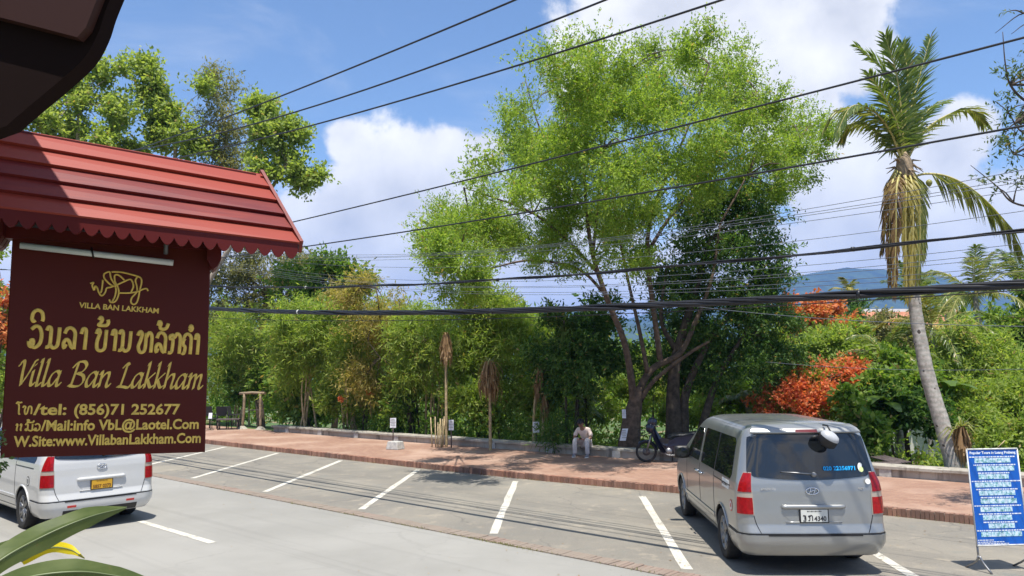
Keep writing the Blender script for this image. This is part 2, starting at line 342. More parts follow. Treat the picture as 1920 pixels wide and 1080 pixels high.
# ---------------------------------------------------------------- mesh helpers
class MB:
    def __init__(s): s.v = []; s.f = []; s.mi = []; s.smooth = []
    def add(s, vs, fs, mi=0, smooth=False):
        b = len(s.v); s.v += [tuple(float(c) for c in p) for p in vs]; s.f += [tuple(b + i for i in f) for f in fs]
        s.mi += [mi] * len(fs); s.smooth += [smooth] * len(fs); return s
    def box(s, c, d, R=None, mi=0):
        c = np.array(c, float); h = np.array(d, float) / 2
        P = np.array([[x, y, z] for z in (-1, 1) for y in (-1, 1) for x in (-1, 1)]) * h
        if R is not None: P = P @ np.array(R).T
        return s.add(P + c, [(0, 2, 3, 1), (4, 5, 7, 6), (0, 1, 5, 4), (2, 6, 7, 3), (0, 4, 6, 2), (1, 3, 7, 5)], mi)
    def hexa(s, P, mi=0):     # 8 corners, bottom ring then top ring
        return s.add(P, [(0, 3, 2, 1), (4, 5, 6, 7), (0, 1, 5, 4), (1, 2, 6, 5), (2, 3, 7, 6), (3, 0, 4, 7)], mi)
    def tube(s, pts, rad, n=7, cap=True, mi=0, smooth=True, flat=1.0):
        pts = np.array(pts, float); k = len(pts)
        rad = np.full(k, rad) if np.isscalar(rad) else np.array(rad, float)
        T = np.gradient(pts, axis=0); T /= np.linalg.norm(T, axis=1)[:, None] + 1e-12
        ref = np.array([0, 0, 1.]) if abs(T[0][2]) < .9 else np.array([1., 0, 0])
        vs = []
        a = np.cross(T[0], ref); a /= np.linalg.norm(a)
        for i in range(k):
            a = a - T[i] * (a @ T[i]); a /= np.linalg.norm(a) + 1e-12; b = np.cross(T[i], a)
            for j in range(n):
                th = 2 * math.pi * j / n; vs.append(pts[i] + rad[i] * (math.cos(th) * a + math.sin(th) * b * flat))
        fs = [(i * n + j, i * n + (j + 1) % n, (i + 1) * n + (j + 1) % n, (i + 1) * n + j) for i in range(k - 1) for j in range(n)]
        s.add(vs, fs, mi, smooth)
        if cap:
            b = len(s.v) - k * n; s.f += [tuple(b + j for j in reversed(range(n))), tuple(b + (k - 1) * n + j for j in range(n))]; s.mi += [mi] * 2; s.smooth += [False] * 2
        return s
    def lathe(s, prof, c=(0, 0, 0), axis='z', n=20, mi=0, smooth=True, close=False):
        c = np.array(c, float); vs = []
        for (r, h) in prof:
            for j in range(n):
                a = 2 * math.pi * j / n; p = {'z': (r * math.cos(a), r * math.sin(a), h), 'x': (h, r * math.cos(a), r * math.sin(a)), 'y': (r * math.sin(a), h, r * math.cos(a))}[axis]
                vs.append(c + p)
        k = len(prof); rings = range(k if close else k - 1)
        fs = [(i * n + j, i * n + (j + 1) % n, ((i + 1) % k) * n + (j + 1) % n, ((i + 1) % k) * n + j) for i in rings for j in range(n)]
        return s.add(vs, fs, mi, smooth)
    def prism(s, poly, u, v, w, o=(0, 0, 0), mi=0):   # poly in (u,v), extruded by vector w
        u, v, w, o = (np.array(x, float) for x in (u, v, w, o)); n = len(poly)
        A = [o + u * a + v * b for a, b in poly]; B = [p + w for p in A]
        return s.add(A + B, [tuple(reversed(range(n))), tuple(range(n, 2 * n))] + [(i, (i + 1) % n, n + (i + 1) % n, n + i) for i in range(n)], mi)
    def grid(s, P, mi=0, smooth=True):
        nv, nu = len(P), len(P[0])
        return s.add([p for r in P for p in r], [(j * nu + i, j * nu + i + 1, (j + 1) * nu + i + 1, (j + 1) * nu + i) for j in range(nv - 1) for i in range(nu - 1)], mi, smooth)
    def mesh(s, name, mats):
        me = bpy.data.meshes.new(name); me.from_pydata(s.v, [], s.f)
        for m in (mats if isinstance(mats, (list, tuple)) else [mats]): me.materials.append(M(m) if isinstance(m, str) else m)
        me.polygons.foreach_set('material_index', s.mi); me.polygons.foreach_set('use_smooth', s.smooth); me.update(); return me
def tag(o, label=None, cat=None, group=None, kind=None):
    for k, v in (('label', label), ('category', cat), ('group', group), ('kind', kind)):
        if v: o[k] = v
    return o
def link(name, me, parent=None, loc=None):
    o = bpy.data.objects.new(name, me); COL.objects.link(o)
    if parent is not None: o.parent = parent
    if loc is not None: o.location = loc
    return o
def thing(name, label, cat, loc=(0, 0, 0), rz=0.0, group=None):
    o = bpy.data.objects.new(name, None); COL.objects.link(o); o.empty_display_size = .2
    o.location = loc; o.rotation_euler = (0, 0, rz); return tag(o, label, cat, group)
def part(name, mb, mats, parent, world=False, label=None, kind=None):
    me = mb.mesh(name, mats) if isinstance(mb, MB) else mb
    if world: me.transform(Matrix.Translation(-parent.location))
    o = link(name, me, parent); return tag(o, label, None, None, kind)
def struct(name, mb, mats):
    return tag(link(name, mb.mesh(name, mats) if isinstance(mb, MB) else mb), kind='structure')
def single(name, mb, mats, label, cat, group=None):   # a thing that is one mesh, given in world coordinates
    me = mb.mesh(name, mats) if isinstance(mb, MB) else mb
    v = np.empty(len(me.vertices) * 3); me.vertices.foreach_get('co', v); v = v.reshape(-1, 3)
    base = (float(v[:, 0].mean()), float(v[:, 1].mean()), float(v[:, 2].min()))
    me.transform(Matrix.Translation((-base[0], -base[1], -base[2])))
    return tag(link(name, me, None, base), label, cat, group)
def copy_tree(o, parent=None):
    c = o.copy(); COL.objects.link(c)
    if parent is not None: c.parent = parent
    for ch in list(o.children): copy_tree(ch, c)
    return c
def smoothline(P, k=6):
    P = np.array(P, float)
    if len(P) < 3: return P
    out = []; Q = np.vstack([2 * P[0] - P[1], P, 2 * P[-1] - P[-2]])
    for i in range(1, len(Q) - 2):
        for t in np.linspace(0, 1, k, endpoint=False):
            a, b, c, d = Q[i - 1], Q[i], Q[i + 1], Q[i + 2]
            out.append(.5 * ((2 * b) + (-a + c) * t + (2 * a - 5 * b + 4 * c - d) * t * t + (-a + 3 * b - 3 * c + d) * t ** 3))
    out.append(P[-1]); return np.array(out)
def quads_mesh(name, V, mat, idx=None):
    n = len(V) // 4; me = bpy.data.meshes.new(name)
    me.vertices.add(n * 4); me.vertices.foreach_set('co', np.ascontiguousarray(V, dtype=np.float32).ravel())
    me.loops.add(n * 4); me.loops.foreach_set('vertex_index', np.arange(n * 4, dtype=np.int32))
    me.polygons.add(n); me.polygons.foreach_set('loop_start', np.arange(0, n * 4, 4, dtype=np.int32)); me.polygons.foreach_set('loop_total', np.full(n, 4, dtype=np.int32))
    for m_ in (mat if isinstance(mat, (list, tuple)) else [mat]): me.materials.append(M(m_))
    if idx is not None: me.polygons.foreach_set('material_index', idx.astype(np.int32))
    me.update(calc_edges=True); return me
def text_mesh(body, size, mats, extrude=.001, shear=0.0, offset=0.0, align='LEFT', width=None, spacing=1.0):
    cu = bpy.data.curves.new('text', 'FONT'); cu.body = body; cu.size = size; cu.extrude = extrude; cu.shear = shear; cu.offset = offset; cu.align_x = align; cu.resolution_u = 3; cu.space_character = spacing
    o = bpy.data.objects.new('text', cu); COL.objects.link(o)
    dg = bpy.context.evaluated_depsgraph_get(); me = bpy.data.meshes.new_from_object(o.evaluated_get(dg))
    bpy.data.objects.remove(o); bpy.data.curves.remove(cu); me.materials.clear(); me.materials.append(M(mats))
    if width:
        xs = [v.co.x for v in me.vertices]; k = width / max(1e-6, max(xs) - min(xs)); me.transform(Matrix.Scale(k, 4, (1, 0, 0)))
    return me
# ================================================================ SETTING
KERB_S = [-90, -13, 0, 4, 8, 14, 70]; KERB_T = [4.7, 4.93, 4.97, 5.15, 5.55, 5.65, 5.9]
WALL_S = [-15, -5, 3, 6, 12, 40]; WALL_T = [8.75, 8.95, 9.2, 9.5, 9.7, 10.2]
kerb_t = lambda s: float(np.interp(s, KERB_S, KERB_T))
wall_t = lambda s: float(np.interp(s, WALL_S, WALL_T))
PZ = .15        # pavement level
def terrain_h(x, y):
    s, t = st((x, y)); d = t - wall_t(s)
    if d < .3: return -.06
    h = .16 - .10 * (d - .3) - .012 * max(0, d - 2) ** 2 * .6
    h = max(h, -5.0 - .006 * d)
    if d > 1.0: h += .25 * (math.sin(x * .55 + 1.3) * math.cos(y * .43) + .5 * math.sin(x * 1.3 + y * .9)) * min(1, (d - 1) / 5)
    return h
axis = np.concatenate([-np.geomspace(60, 9000, 16)[::-1], np.linspace(-55, 55, 90), np.geomspace(60, 9000, 16)])
P = [[(x, y, terrain_h(x, y)) for x in axis] for y in axis]
mb = MB(); mb.grid(P); struct('ground', mb, 'grass_earth')

def sheet(name, mat, s0, s1, tl, th, z, step=1.0):
    mb = MB(); ss = np.arange(s0, s1 + 1e-6, step)
    mb.grid([[RW(s, tl(s), z) for s in ss], [RW(s, th(s), z) for s in ss]], smooth=False); return struct(name, mb, mat)
sheet('road', 'road_concrete', -90, 70, lambda s: -6.5, lambda s: -.47, 0.0)
sheet('parking_bay', 'bay_asphalt', -90, 70, lambda s: -.17, lambda s: kerb_t(s) + .05, 0.004)
sheet('pavement', 'paver_red', -90, 70, lambda s: kerb_t(s) + .12, lambda s: wall_t(s) + .3, PZ)
mb = MB(); mb.box((0, 0, 0), (160, 5, .16)); 
o = struct('near_pavement', mb, 'road_concrete'); p = RW(-10, -9.0); o.location = (p[0], p[1], .075); o.rotation_euler = (0, 0, math.atan2(eR[1], eR[0]))
# painted bay lines, lane dash
for k in range(-4, 5):
    b = O2 + k * np.array([2.679, -2.445]); d = np.array([.065, .998]); L = 6.06
    w = np.array([.998, -.065]) * .072
    q = [b - w, b + w, b + w + d * L, b - w + d * L]; mb = MB()
    n_ = 12; mb.grid([[(*(q[0] + (q[3] - q[0]) * i / n_ + rng.normal(0, .006, 2)), .008) for i in range(n_ + 1)], [(*(q[1] + (q[2] - q[1]) * i / n_ + rng.normal(0, .006, 2)), .008) for i in range(n_ + 1)]], smooth=False)
    struct('parking_line', mb, 'white_paint_line')
for s0 in (-16.3, -7.5, 1.34, 10.2):
    mb = MB(); mb.add([RW(s0, -3.39, .004), RW(s0 + 2.85, -3.41, .004), RW(s0 + 2.85, -3.27, .004), RW(s0, -3.27, .004)], [(0, 1, 2, 3)]); struct('lane_dash', mb, 'white_paint_line')
# brick strip between road and bays: bricks laid across it
YAW = math.atan2(eR[1], eR[0])
base = struct('brick_strip', MB().grid([[RW(s, -.47, -.02) for s in (-90, 70)], [RW(s, -.13, -.02) for s in (-90, 70)]]), 'kerb_brick')
def brick_me(name, dx, dy, dz, mat, be=.006):
    mb = MB(); x, y, z = dx / 2, dy / 2, dz
    mb.add([(-x, -y, 0), (x, -y, 0), (x, y, 0), (-x, y, 0), (-x, -y, z - be), (x, -y, z - be), (x, y, z - be), (-x, y, z - be), (-x + be, -y + be, z), (x - be, -y + be, z), (x - be, y - be, z), (-x + be, y - be, z)],
           [(0, 1, 5, 4), (1, 2, 6, 5), (2, 3, 7, 6), (3, 0, 4, 7), (4, 5, 9, 8), (5, 6, 10, 9), (6, 7, 11, 10), (7, 4, 8, 11), (8, 9, 10, 11)]); return mb.mesh(name, mat)
sb = [brick_me('brick', .070 + d, .285, .042, 'strip_brick') for d in (-.004, 0, .003)]
far_ = MB(); cnt = 0
for i, s in enumerate(np.arange(-24, 16, .079)):
    z = -.026 + rng.uniform(-.004, .006)
    if -10.5 < s < 13.1:
        o = link('brick', sb[i % 3], base, RW(s, -.32 + rng.uniform(-.006, .006), z)); o.rotation_euler = (rng.normal(0, .012), rng.normal(0, .03), YAW + rng.normal(0, .02)); cnt += 1
    else:
        c = RW(s, -.32, z + .02); R = np.array([[math.cos(YAW), -math.sin(YAW), 0], [math.sin(YAW), math.cos(YAW), 0], [0, 0, 1]]); far_.box(c, (.07, .285, .042), R)
o = part('brick_course', far_, 'strip_brick', base); o['kind'] = 'stuff'
# kerb of upright bricks
base = struct('kerb', MB().grid([[RW(s, kerb_t(s) + .03, -.03) for s in np.arange(-90, 71, 1.0)], [RW(s, kerb_t(s) + .03, PZ - .012) for s in np.arange(-90, 71, 1.0)], [RW(s, kerb_t(s) + .13, PZ - .012) for s in np.arange(-90, 71, 1.0)]], smooth=False), 'wall_concrete')
kbm = [brick_me('brick', .068 + d, .112, .185, 'kerb_brick') for d in (-.004, 0, .003)]
far_ = MB()
for i, s in enumerate(np.arange(-40, 24, .0765)):
    t = kerb_t(s) + .062; ya = YAW + math.atan2(kerb_t(s + .5) - kerb_t(s - .5), 1.0)
    if -8.7 < s < 14.1:
        o = link('brick', kbm[i % 3], base, RW(s, t + rng.normal(0, .004), -.03 + rng.normal(0, .004))); o.rotation_euler = (rng.normal(0, .012), rng.normal(0, .02), ya)
    else:
        R = np.array([[math.cos(ya), -math.sin(ya), 0], [math.sin(ya), math.cos(ya), 0], [0, 0, 1]]); far_.box(RW(s, t, .0625 + rng.normal(0, .004)), (.068, .112, .185), R)
o = part('brick_course', far_, 'kerb_brick', base); o['kind'] = 'stuff'

# low concrete wall along the river side, with coping slabs and shallow pilasters
b0 = RW(0, wall_t(0), PZ); root = thing('low_wall', 'long low concrete wall with black mould stains along the red pavement', 'wall', b0)
WS = np.arange(-14.6, 34.01, .5); mb = MB()
for sgn in (1,):
    A = [[RW(s, wall_t(s) + .05, PZ - .2) for s in WS], [RW(s, wall_t(s) + .05, .335) for s in WS], [RW(s, wall_t(s) + .42, .335) for s in WS], [RW(s, wall_t(s) + .42, -.5) for s in WS]]
    mb.grid(A, smooth=False); mb.add([r[0] for r in A], [(0, 1, 2, 3)]); mb.add([r[-1] for r in A], [(3, 2, 1, 0)])
part('wall_body', mb, 'wall_concrete', root, True)
s = -14.7
while s < 34:
    L = 2.4; mb = MB(); a, b = s + .006, s + L - .006; z0 = .333 + rng.normal(0, .003); z1 = .405 + rng.normal(0, .004); be = .015
    ring = lambda z, i: [RW(a + i, wall_t(a) - .02 + i, z), RW(b - i, wall_t(b) - .02 + i, z), RW(b - i, wall_t(b) + .50 - i, z), RW(a + i, wall_t(a) + .50 - i, z)]
    V = ring(z0, 0) + ring(z1 - be, 0) + ring(z1, be)
    mb.add(V, [(0, 3, 2, 1), (8, 9, 10, 11)] + [(i, (i + 1) % 4, 4 + (i + 1) % 4, 4 + i) for i in range(4)] + [(4 + i, 4 + (i + 1) % 4, 8 + (i + 1) % 4, 8 + i) for i in range(4)])
    part('coping_slab', mb, 'wall_concrete', root, True)
    mb = MB(); R = np.array([[math.cos(YAW), -math.sin(YAW), 0], [math.sin(YAW), math.cos(YAW), 0], [0, 0, 1]])
    mb.box(RW(s + 1.2, wall_t(s + 1.2) + .045, PZ + .088), (.26, .09, .185), R); part('pilaster', mb, 'concrete_white', root, True)
    s += L

# hills across the valley
for (name, prof, dist) in (('hills', [(-2200, 200), (-500, 170), (700, 640), (900, 630), (1250, 590), (1400, 545), (1450, 526), (1510, 512), (1600, 509), (1700, 506), (1760, 514), (1800, 528), (1850, 545), (1920, 566), (2300, 620), (4000, 640)], 3300), ('hills', [(-2500, 520), (-600, 560), (100, 590), (600, 600), (830, 600), (940, 586), (1010, 572), (1080, 580), (1200, 610), (1400, 640), (1550, 650), (1800, 650), (2300, 560), (4200, 520)], 2300)):
    xs = [p[0] for p in prof]; ys = [p[1] for p in prof]
    if dist == 3300: ys = [y if 900 <= x <= 2300 else 650 for x, y in prof]; xs = [x for x, _ in prof]
    mb = MB(); rows = []
    pxs = np.linspace(-2400, 4000, 200)
    for v in np.linspace(0, 1, 14):
        row = []
        for i, px in enumerate(pxs):
            y = np.interp(px, xs, ys); q = at(px, y, dist); az = math.atan2(q[0], q[1])
            top = max(8, q[2]) + 16 * math.sin(i * .9) * math.sin(i * .31 + v * 4) + rng.normal(0, 4)
            r = dist * (1 - .35 * (1 - v)); prof_h = top * (v ** .8) - 12 * (1 - v)
            row.append((q[0] / q[1] * r, r, prof_h + (rng.normal(0, 7) if 0 < v < 1 else 0)))
        rows.append(row)
    back = [(x * 1.3, y * 1.3, -20) for x, y, z in rows[-1]]; rows.append(back)
    mb.grid(rows); struct('hills', mb, 'hill_forest')

# air: the far hills fade to blue
m = bpy.data.materials.new('air'); m.use_nodes = True; n = NT(m.node_tree); n.n.clear(); MATS['air'] = m
pv = n.node('ShaderNodeVolumePrincipled'); pv.inputs['Color'].default_value = (.19, .41, 1.0, 1); pv.inputs['Density'].default_value = HAZE = 1.9e-4; pv.inputs['Anisotropy'].default_value = 0.0
n.l.new(pv.outputs[0], n.node('ShaderNodeOutputMaterial').inputs['Volume'])
mb = MB(); mb.box((0, 0, 200), (19000, 19000, 540)); o = link('haze', mb.mesh('haze', 'air')); o['kind'] = 'stuff'
# ---------------------------------------------------------------- drawn letters (strokes in a unit box)
LAO = {
 'wo': [[(.12, .30), (.30, .36), (.36, .18), (.22, .03), (.06, .14), (.04, .30), (.20, .12), (.5, 0), (.85, .22), (.90, .62), (.72, .93), (.42, 1.0), (.12, .84)]],
 'vowel_i': [[(.34, 1.28), (.20, 1.22), (.08, 1.36), (.14, 1.62), (.42, 1.76), (.76, 1.66), (.88, 1.38), (.84, 1.24)]],
 'no': [[(.0, .82), (.12, 1.0), (.30, .92), (.33, .60), (.33, .22), (.20, .05), (.02, .05)], [(.33, .18), (.58, .02), (.86, .12), (.93, .42), (.93, 1.0)]],
 'lo': [[(.06, .72), (.22, .95), (.54, 1.0), (.84, .82), (.88, .5), (.88, 0)], [(.24, .22), (.10, .04), (.04, .26), (.20, .44), (.44, .38), (.64, .12), (.86, .02)]],
 'vowel_aa': [[(.06, .74), (.18, .98), (.44, .98), (.54, .78), (.54, 0)]],
 'bo': [[(.02, .78), (.16, 1.0), (.34, .88), (.22, .60), (.14, .34), (.22, .06), (.52, -.02), (.84, .10), (.88, .40), (.88, 1.0)]],
 'tone': [[(.12, 1.46), (.28, 1.60), (.42, 1.48), (.30, 1.32), (.14, 1.22), (.42, 1.20), (.84, 1.22), (.98, 1.36), (.92, 1.50)]],
 'ho': [[(.0, .80), (.12, 1.0), (.28, .90), (.20, .55), (.10, .28), (.20, .03), (.40, 0), (.54, .20), (.54, .95)], [(.54, .70), (.72, .98), (.90, .84), (.93, .5), (.93, 0)]],
 'mai_kan': [[(.06, 1.34), (.16, 1.56), (.32, 1.46), (.26, 1.26), (.50, 1.18), (.84, 1.24), (1.0, 1.48)]],
 'ko': [[(.0, .04), (.22, .04), (.32, .20), (.32, .70), (.12, .72), (.08, .86), (.30, .92), (.44, .80), (.62, 1.0), (.86, .90), (.93, .6), (.93, 0)]],
 'kho': [[(.02, .06), (.20, .02), (.30, .16), (.30, .36), (.10, .46), (.08, .72), (.26, .96), (.58, 1.0), (.86, .84), (.90, .5), (.90, 0)], [(.08, .72), (.30, .66)]],
 'ring': [[(.62, 1.30), (.76, 1.44), (.90, 1.30), (.76, 1.18), (.62, 1.30)]],
 'vowel_o': [[(.0, 1.28), (.20, 1.50), (.62, 1.44), (.90, 1.52)], [(.30, 1.36), (.46, 1.0), (.50, .3), (.58, .0), (.74, .06)]],
 'tho': [[(.02, .80), (.14, 1.0), (.30, .88), (.22, .5), (.30, .04), (.46, .06), (.56, .5), (.62, .92), (.82, .96), (.92, .7), (.92, 0)]],
 'vowel_e': [[(.06, .70), (.20, .96), (.34, .80), (.24, .40), (.24, .08), (.44, .04)]],
 'mo': [[(.0, .82), (.12, 1.0), (.28, .92), (.31, .60), (.31, .20), (.18, .04), (.04, .10), (.12, .26), (.31, .18)], [(.31, .16), (.56, .02), (.72, .0), (.86, .14), (.86, 1.0)], [(.86, .2), (1.0, .06)]],
 'u_prefix': [[(.05, .85), (.25, 1.0), (.40, .80), (.40, .2)], [(.60, 1.0), (.60, 0), (.05, 0)]],
}
def stroke_mesh(strokes, w, h, r, mat, flat=.4, dz=.0006):
    """letters as flattened painted beads; local x right, y up, z out of the board"""
    mb = MB()
    for i, s_ in enumerate(strokes):
        P = smoothline([(x * w, y * h, 0) for x, y in s_], 4) if len(s_) > 2 else np.array([(x * w, y * h, 0) for x, y in s_])
        if len(s_) == 2: P = np.linspace(P[0], P[1], 4)
        a = len(mb.v); mb.tube(P, r, 8)
        for k in range(a, len(mb.v)): v = mb.v[k]; mb.v[k] = (v[0], v[1], v[2] * flat + dz * i)
    return mb.mesh('lettering', mat)
# broad-nib italic for the hotel's name
ITA = {
 'V': ([[(-.04, .80), (.08, 1.0), (.17, .90), (.20, .5), (.27, .02)], [(.27, .02), (.50, .50), (.66, .98), (.74, 1.04)]], .62),
 'i': ([[(.08, .60), (.10, .12), (.18, 0), (.28, .10)], [(.10, .82), (.13, .88)]], .30),
 'l': ([[(.04, .98), (.10, 1.04), (.10, .12), (.18, 0), (.28, .10)]], .30),
 'a': ([[(.50, .50), (.36, .62), (.16, .50), (.06, .24), (.12, .02), (.26, .04), (.46, .36)], [(.50, .60), (.47, .12), (.55, 0), (.66, .12)]], .66),
 'B': ([[(.22, .98), (.18, .5), (.13, .0)], [(.02, .80), (.20, 1.0), (.50, 1.04), (.66, .86), (.52, .62), (.26, .54)], [(.30, .55), (.60, .46), (.70, .24), (.56, .04), (.30, -.01), (.02, .04)]], .80),
 'n': ([[(.02, .54), (.10, .62), (.10, 0)], [(.10, .30), (.28, .56), (.44, .60), (.48, .42), (.45, .12), (.53, 0), (.64, .12)]], .64),
 'L': ([[(.06, .84), (.22, 1.02), (.32, .96)], [(.24, 1.0), (.20, .5), (.14, .02)], [(.0, .03), (.30, .02), (.56, -.01), (.64, .10)]], .66),
 'k': ([[(.04, .98), (.10, 1.04), (.10, 0)], [(.46, .62), (.10, .26)], [(.18, .32), (.40, .03), (.54, .08)]], .54),
 'h': ([[(.04, .98), (.10, 1.04), (.10, 0)], [(.10, .30), (.28, .56), (.44, .60), (.48, .42), (.45, .12), (.53, 0), (.64, .12)]], .64),
 'm': ([[(.02, .54), (.10, .62), (.10, 0)], [(.10, .30), (.24, .56), (.36, .60), (.40, .42), (.40, 0)], [(.40, .30), (.54, .56), (.66, .60), (.70, .42), (.68, .12), (.76, 0), (.88, .12)]], .88),
}
def nib_mesh(word, h, width, mat, nib=.13, shear=.22):
    mb = MB(); x = 0; z = 0
    for ch in word:
        if ch == ' ': x += .42; continue
        ss, adv = ITA[ch]
        for s_ in ss:
            P = smoothline([(a + x + shear * b, b, 0) for a, b in s_], 5) if len(s_) > 2 else np.array([(a + x + shear * b, b, 0) for a, b in s_])
            P = P.astype(float); k = len(P); z += .0012; nv = np.array([math.cos(.62), math.sin(.62), 0]) * nib / 2; e = np.array([-nv[1], nv[0], 0]) * .30
            for i in range(k - 1):       # a chisel-nib ribbon, closed below
                a, b = P[i], P[i + 1]; d = b - a; d = d / (np.linalg.norm(d) + 1e-9) * .02; zz = z + .00004 * i
                sgn = 1 if np.cross(nv, b - a)[2] > 0 else -1
                q = [a - d - nv - e * 0, a - d + nv, b + d + nv, b + d - nv]
                side = np.array([-(b - a)[1], (b - a)[0], 0]); side = side / (np.linalg.norm(side) + 1e-9) * .026
                if abs(np.cross(nv / np.linalg.norm(nv), (b - a) / (np.linalg.norm(b - a) + 1e-9))[2]) * nib < .052: q = [a - d - side - nv * .5, a - d + side - nv * .5, b + d + side + nv * .5, b + d - side + nv * .5] if (b - a) @ nv > 0 else [a - d + side + nv * .5, a - d - side + nv * .5, b + d - side - nv * .5, b + d + side - nv * .5]
                mb.add([(p[0], p[1], .02 + zz) for p in q], [(0, 1, 2, 3)])
        x += adv
    k = width / (x + shear * .3); mb.v = [(a * k, b * h, c * h * .10) for a, b, c in mb.v]; return mb.mesh('lettering', mat)
# ================================================================ VANS
ZT = [.26, .32, .42, .56, .66, .80, .95, 1.08, 1.18, 1.29, 1.43, 1.58, 1.72, 1.80, 1.855, 1.90, 1.932, 1.950, 1.962]
WT = [.86, .90, .935, .955, .957, .96, .958, .953, .942, .918, .885, .850, .815, .790, .760, .710, .62, .44, .22]
RT = [-.95, -1.01, -1.05, -1.055, -1.02, -1.015, -1.005, -1.00, -.990, -.965, -.930, -.895, -.865, -.845, -.825, -.79, -.71, -.50, -.15]
FT = [3.98, 4.02, 4.06, 4.08, 4.07, 4.03, 3.90, 3.70, 3.45, 3.20, 2.92, 2.62, 2.36, 2.19, 2.05, 1.90, 1.70, 1.40, .95]
vw = lambda z: float(np.interp(z, ZT, WT)); vr = lambda z: float(np.interp(z, ZT, RT)); vf = lambda z: float(np.interp(z, ZT, FT))
def vcr(z): return min(.17, vw(z) * .5)
def vcf(z): return min(.42, vw(z) * .6)
def S_rear(x, z): w = vw(z); return np.array([x, vr(z) - .035 * (1 - (x / w) ** 2), z])
def S_side(sg, y, z): return np.array([sg * vw(z), y, z])
def S_corner(sg, a, z):
    w, r = vw(z), vcr(z); th = a * math.pi / 2; x = w - r + r * math.sin(th); y = vr(z) + r - r * math.cos(th); return np.array([sg * x, y - .035 * (1 - (x / w) ** 2) * (1 - a), z])
def S_wrap(sg, q, z):       # q<0: rear face, metres in from the corner; 0..1 the corner; >1: metres forward along the side
    if q < 0: return S_rear(sg * (vw(z) - vcr(z) + q), z)
    if q <= 1: return S_corner(sg, q, z)
    return S_side(sg, vr(z) + vcr(z) + (q - 1), z)
def S_front(x, z):
    w, r = vw(z), vcf(z); fx = abs(x); e = 0 if fx < w - r else r - math.sqrt(max(0, r * r - (fx - (w - r)) ** 2)); return np.array([x, vf(z) - e + .06 * (1 - (x / w) ** 2) - .06, z])
def patch(fn, nu, nv, off, rim=.012, mi=0, mb=None):
    mb = mb or MB(); P = np.array([[fn(i / nu, j / nv) for i in range(nu + 1)] for j in range(nv + 1)])
    du = np.gradient(P, axis=1); dv = np.gradient(P, axis=0); N = np.cross(du, dv); N /= np.linalg.norm(N, axis=2)[..., None] + 1e-12
    cen = np.array([0, 1.5, 1.0])
    if ((P - cen) * N).sum() < 0: N = -N
    Q = P + N * off; B = P + N * (off - rim)
    mb.grid(Q, mi)
    loop = [(0, i) for i in range(nu)] + [(j, nu) for j in range(nv)] + [(nv, i) for i in range(nu, 0, -1)] + [(j, 0) for j in range(nv, 0, -1)]
    k = len(loop); mb.add([Q[a] for a in loop] + [B[a] for a in loop], [(i, (i + 1) % k, k + (i + 1) % k, k + i) for i in range(k)], mi); return mb
def rr(v, r, h):            # how far the edge pulls in near a rounded top or bottom (v in metres from 0 to h)
    d = min(v, h - v); return 0.0 if d >= r else r - math.sqrt(max(0, r * r - (r - d) ** 2))
def van_body(paint):
    mb = MB(); rings = []
    for z in np.unique(np.concatenate([np.linspace(.26, 1.80, 46), ZT])):
        R = []; w, r = vw(z), vcr(z)
        for x in np.linspace(0, w - r, 6)[:-1]: R.append(S_rear(x, z))
        for a in np.linspace(0, 1, 13): R.append(S_corner(1, a, z))
        rf = vcf(z); y0, y1 = vr(z) + r, vf(z) - rf
        for y in np.linspace(y0, y1, 30)[1:]: R.append(S_side(1, y, z))
        for th in np.linspace(0, math.pi / 2, 7)[1:]: R.append(np.array([w - rf + rf * math.cos(th), vf(z) - rf + rf * math.sin(th), z]))
        for x in np.linspace(w - rf, 0, 5)[1:]: R.append(np.array([x, vf(z), z]))
        L = [np.array([-p[0], p[1], p[2]]) for p in R[1:-1]][::-1]; rings.append(R + L)
    n = len(rings[0]); mb.add([p for r in rings for p in r], [(j * n + i, j * n + (i + 1) % n, (j + 1) * n + (i + 1) % n, (j + 1) * n + i) for j in range(len(rings) - 1) for i in range(n)], 0, True)
    mb.f += [tuple(reversed(range(n))), tuple((len(rings) - 1) * n + i for i in range(n))]; mb.mi += [1, 0]; mb.smooth += [False, True]
    me = mb.mesh('body', [paint, 'black_plastic']); o = link('body', me)
    cut = MB()
    for y in (0, 3.2):
        for sg in (-1, 1): cut.lathe([(0, sg * .60), (.395, sg * .60), (.395, sg * 1.2), (0, sg * 1.2)] if sg > 0 else [(0, -1.2), (.395, -1.2), (.395, -.60), (0, -.60)], (0, y, .36), 'x', 36, 1, False)
    bm = bmesh.new(); cm = cut.mesh('cut', [paint, 'black_plastic']); bm.from_mesh(cm); bmesh.ops.remove_doubles(bm, verts=bm.verts, dist=1e-5); bmesh.ops.recalc_face_normals(bm, faces=bm.faces); bm.to_mesh(cm); bm.free()
    bm = bmesh.new(); bm.from_mesh(me); bmesh.ops.recalc_face_normals(bm, faces=bm.faces); bm.to_mesh(me); bm.free()
    c = link('cut', cm); md = o.modifiers.new('b', 'BOOLEAN'); md.object = c; md.operation = 'DIFFERENCE'; md.solver = 'EXACT'
    dg = bpy.context.evaluated_depsgraph_get(); r = bpy.data.meshes.new_from_object(o.evaluated_get(dg))
    bpy.data.objects.remove(o); bpy.data.objects.remove(c)
    r.set_sharp_from_angle(angle=math.radians(38)); return r
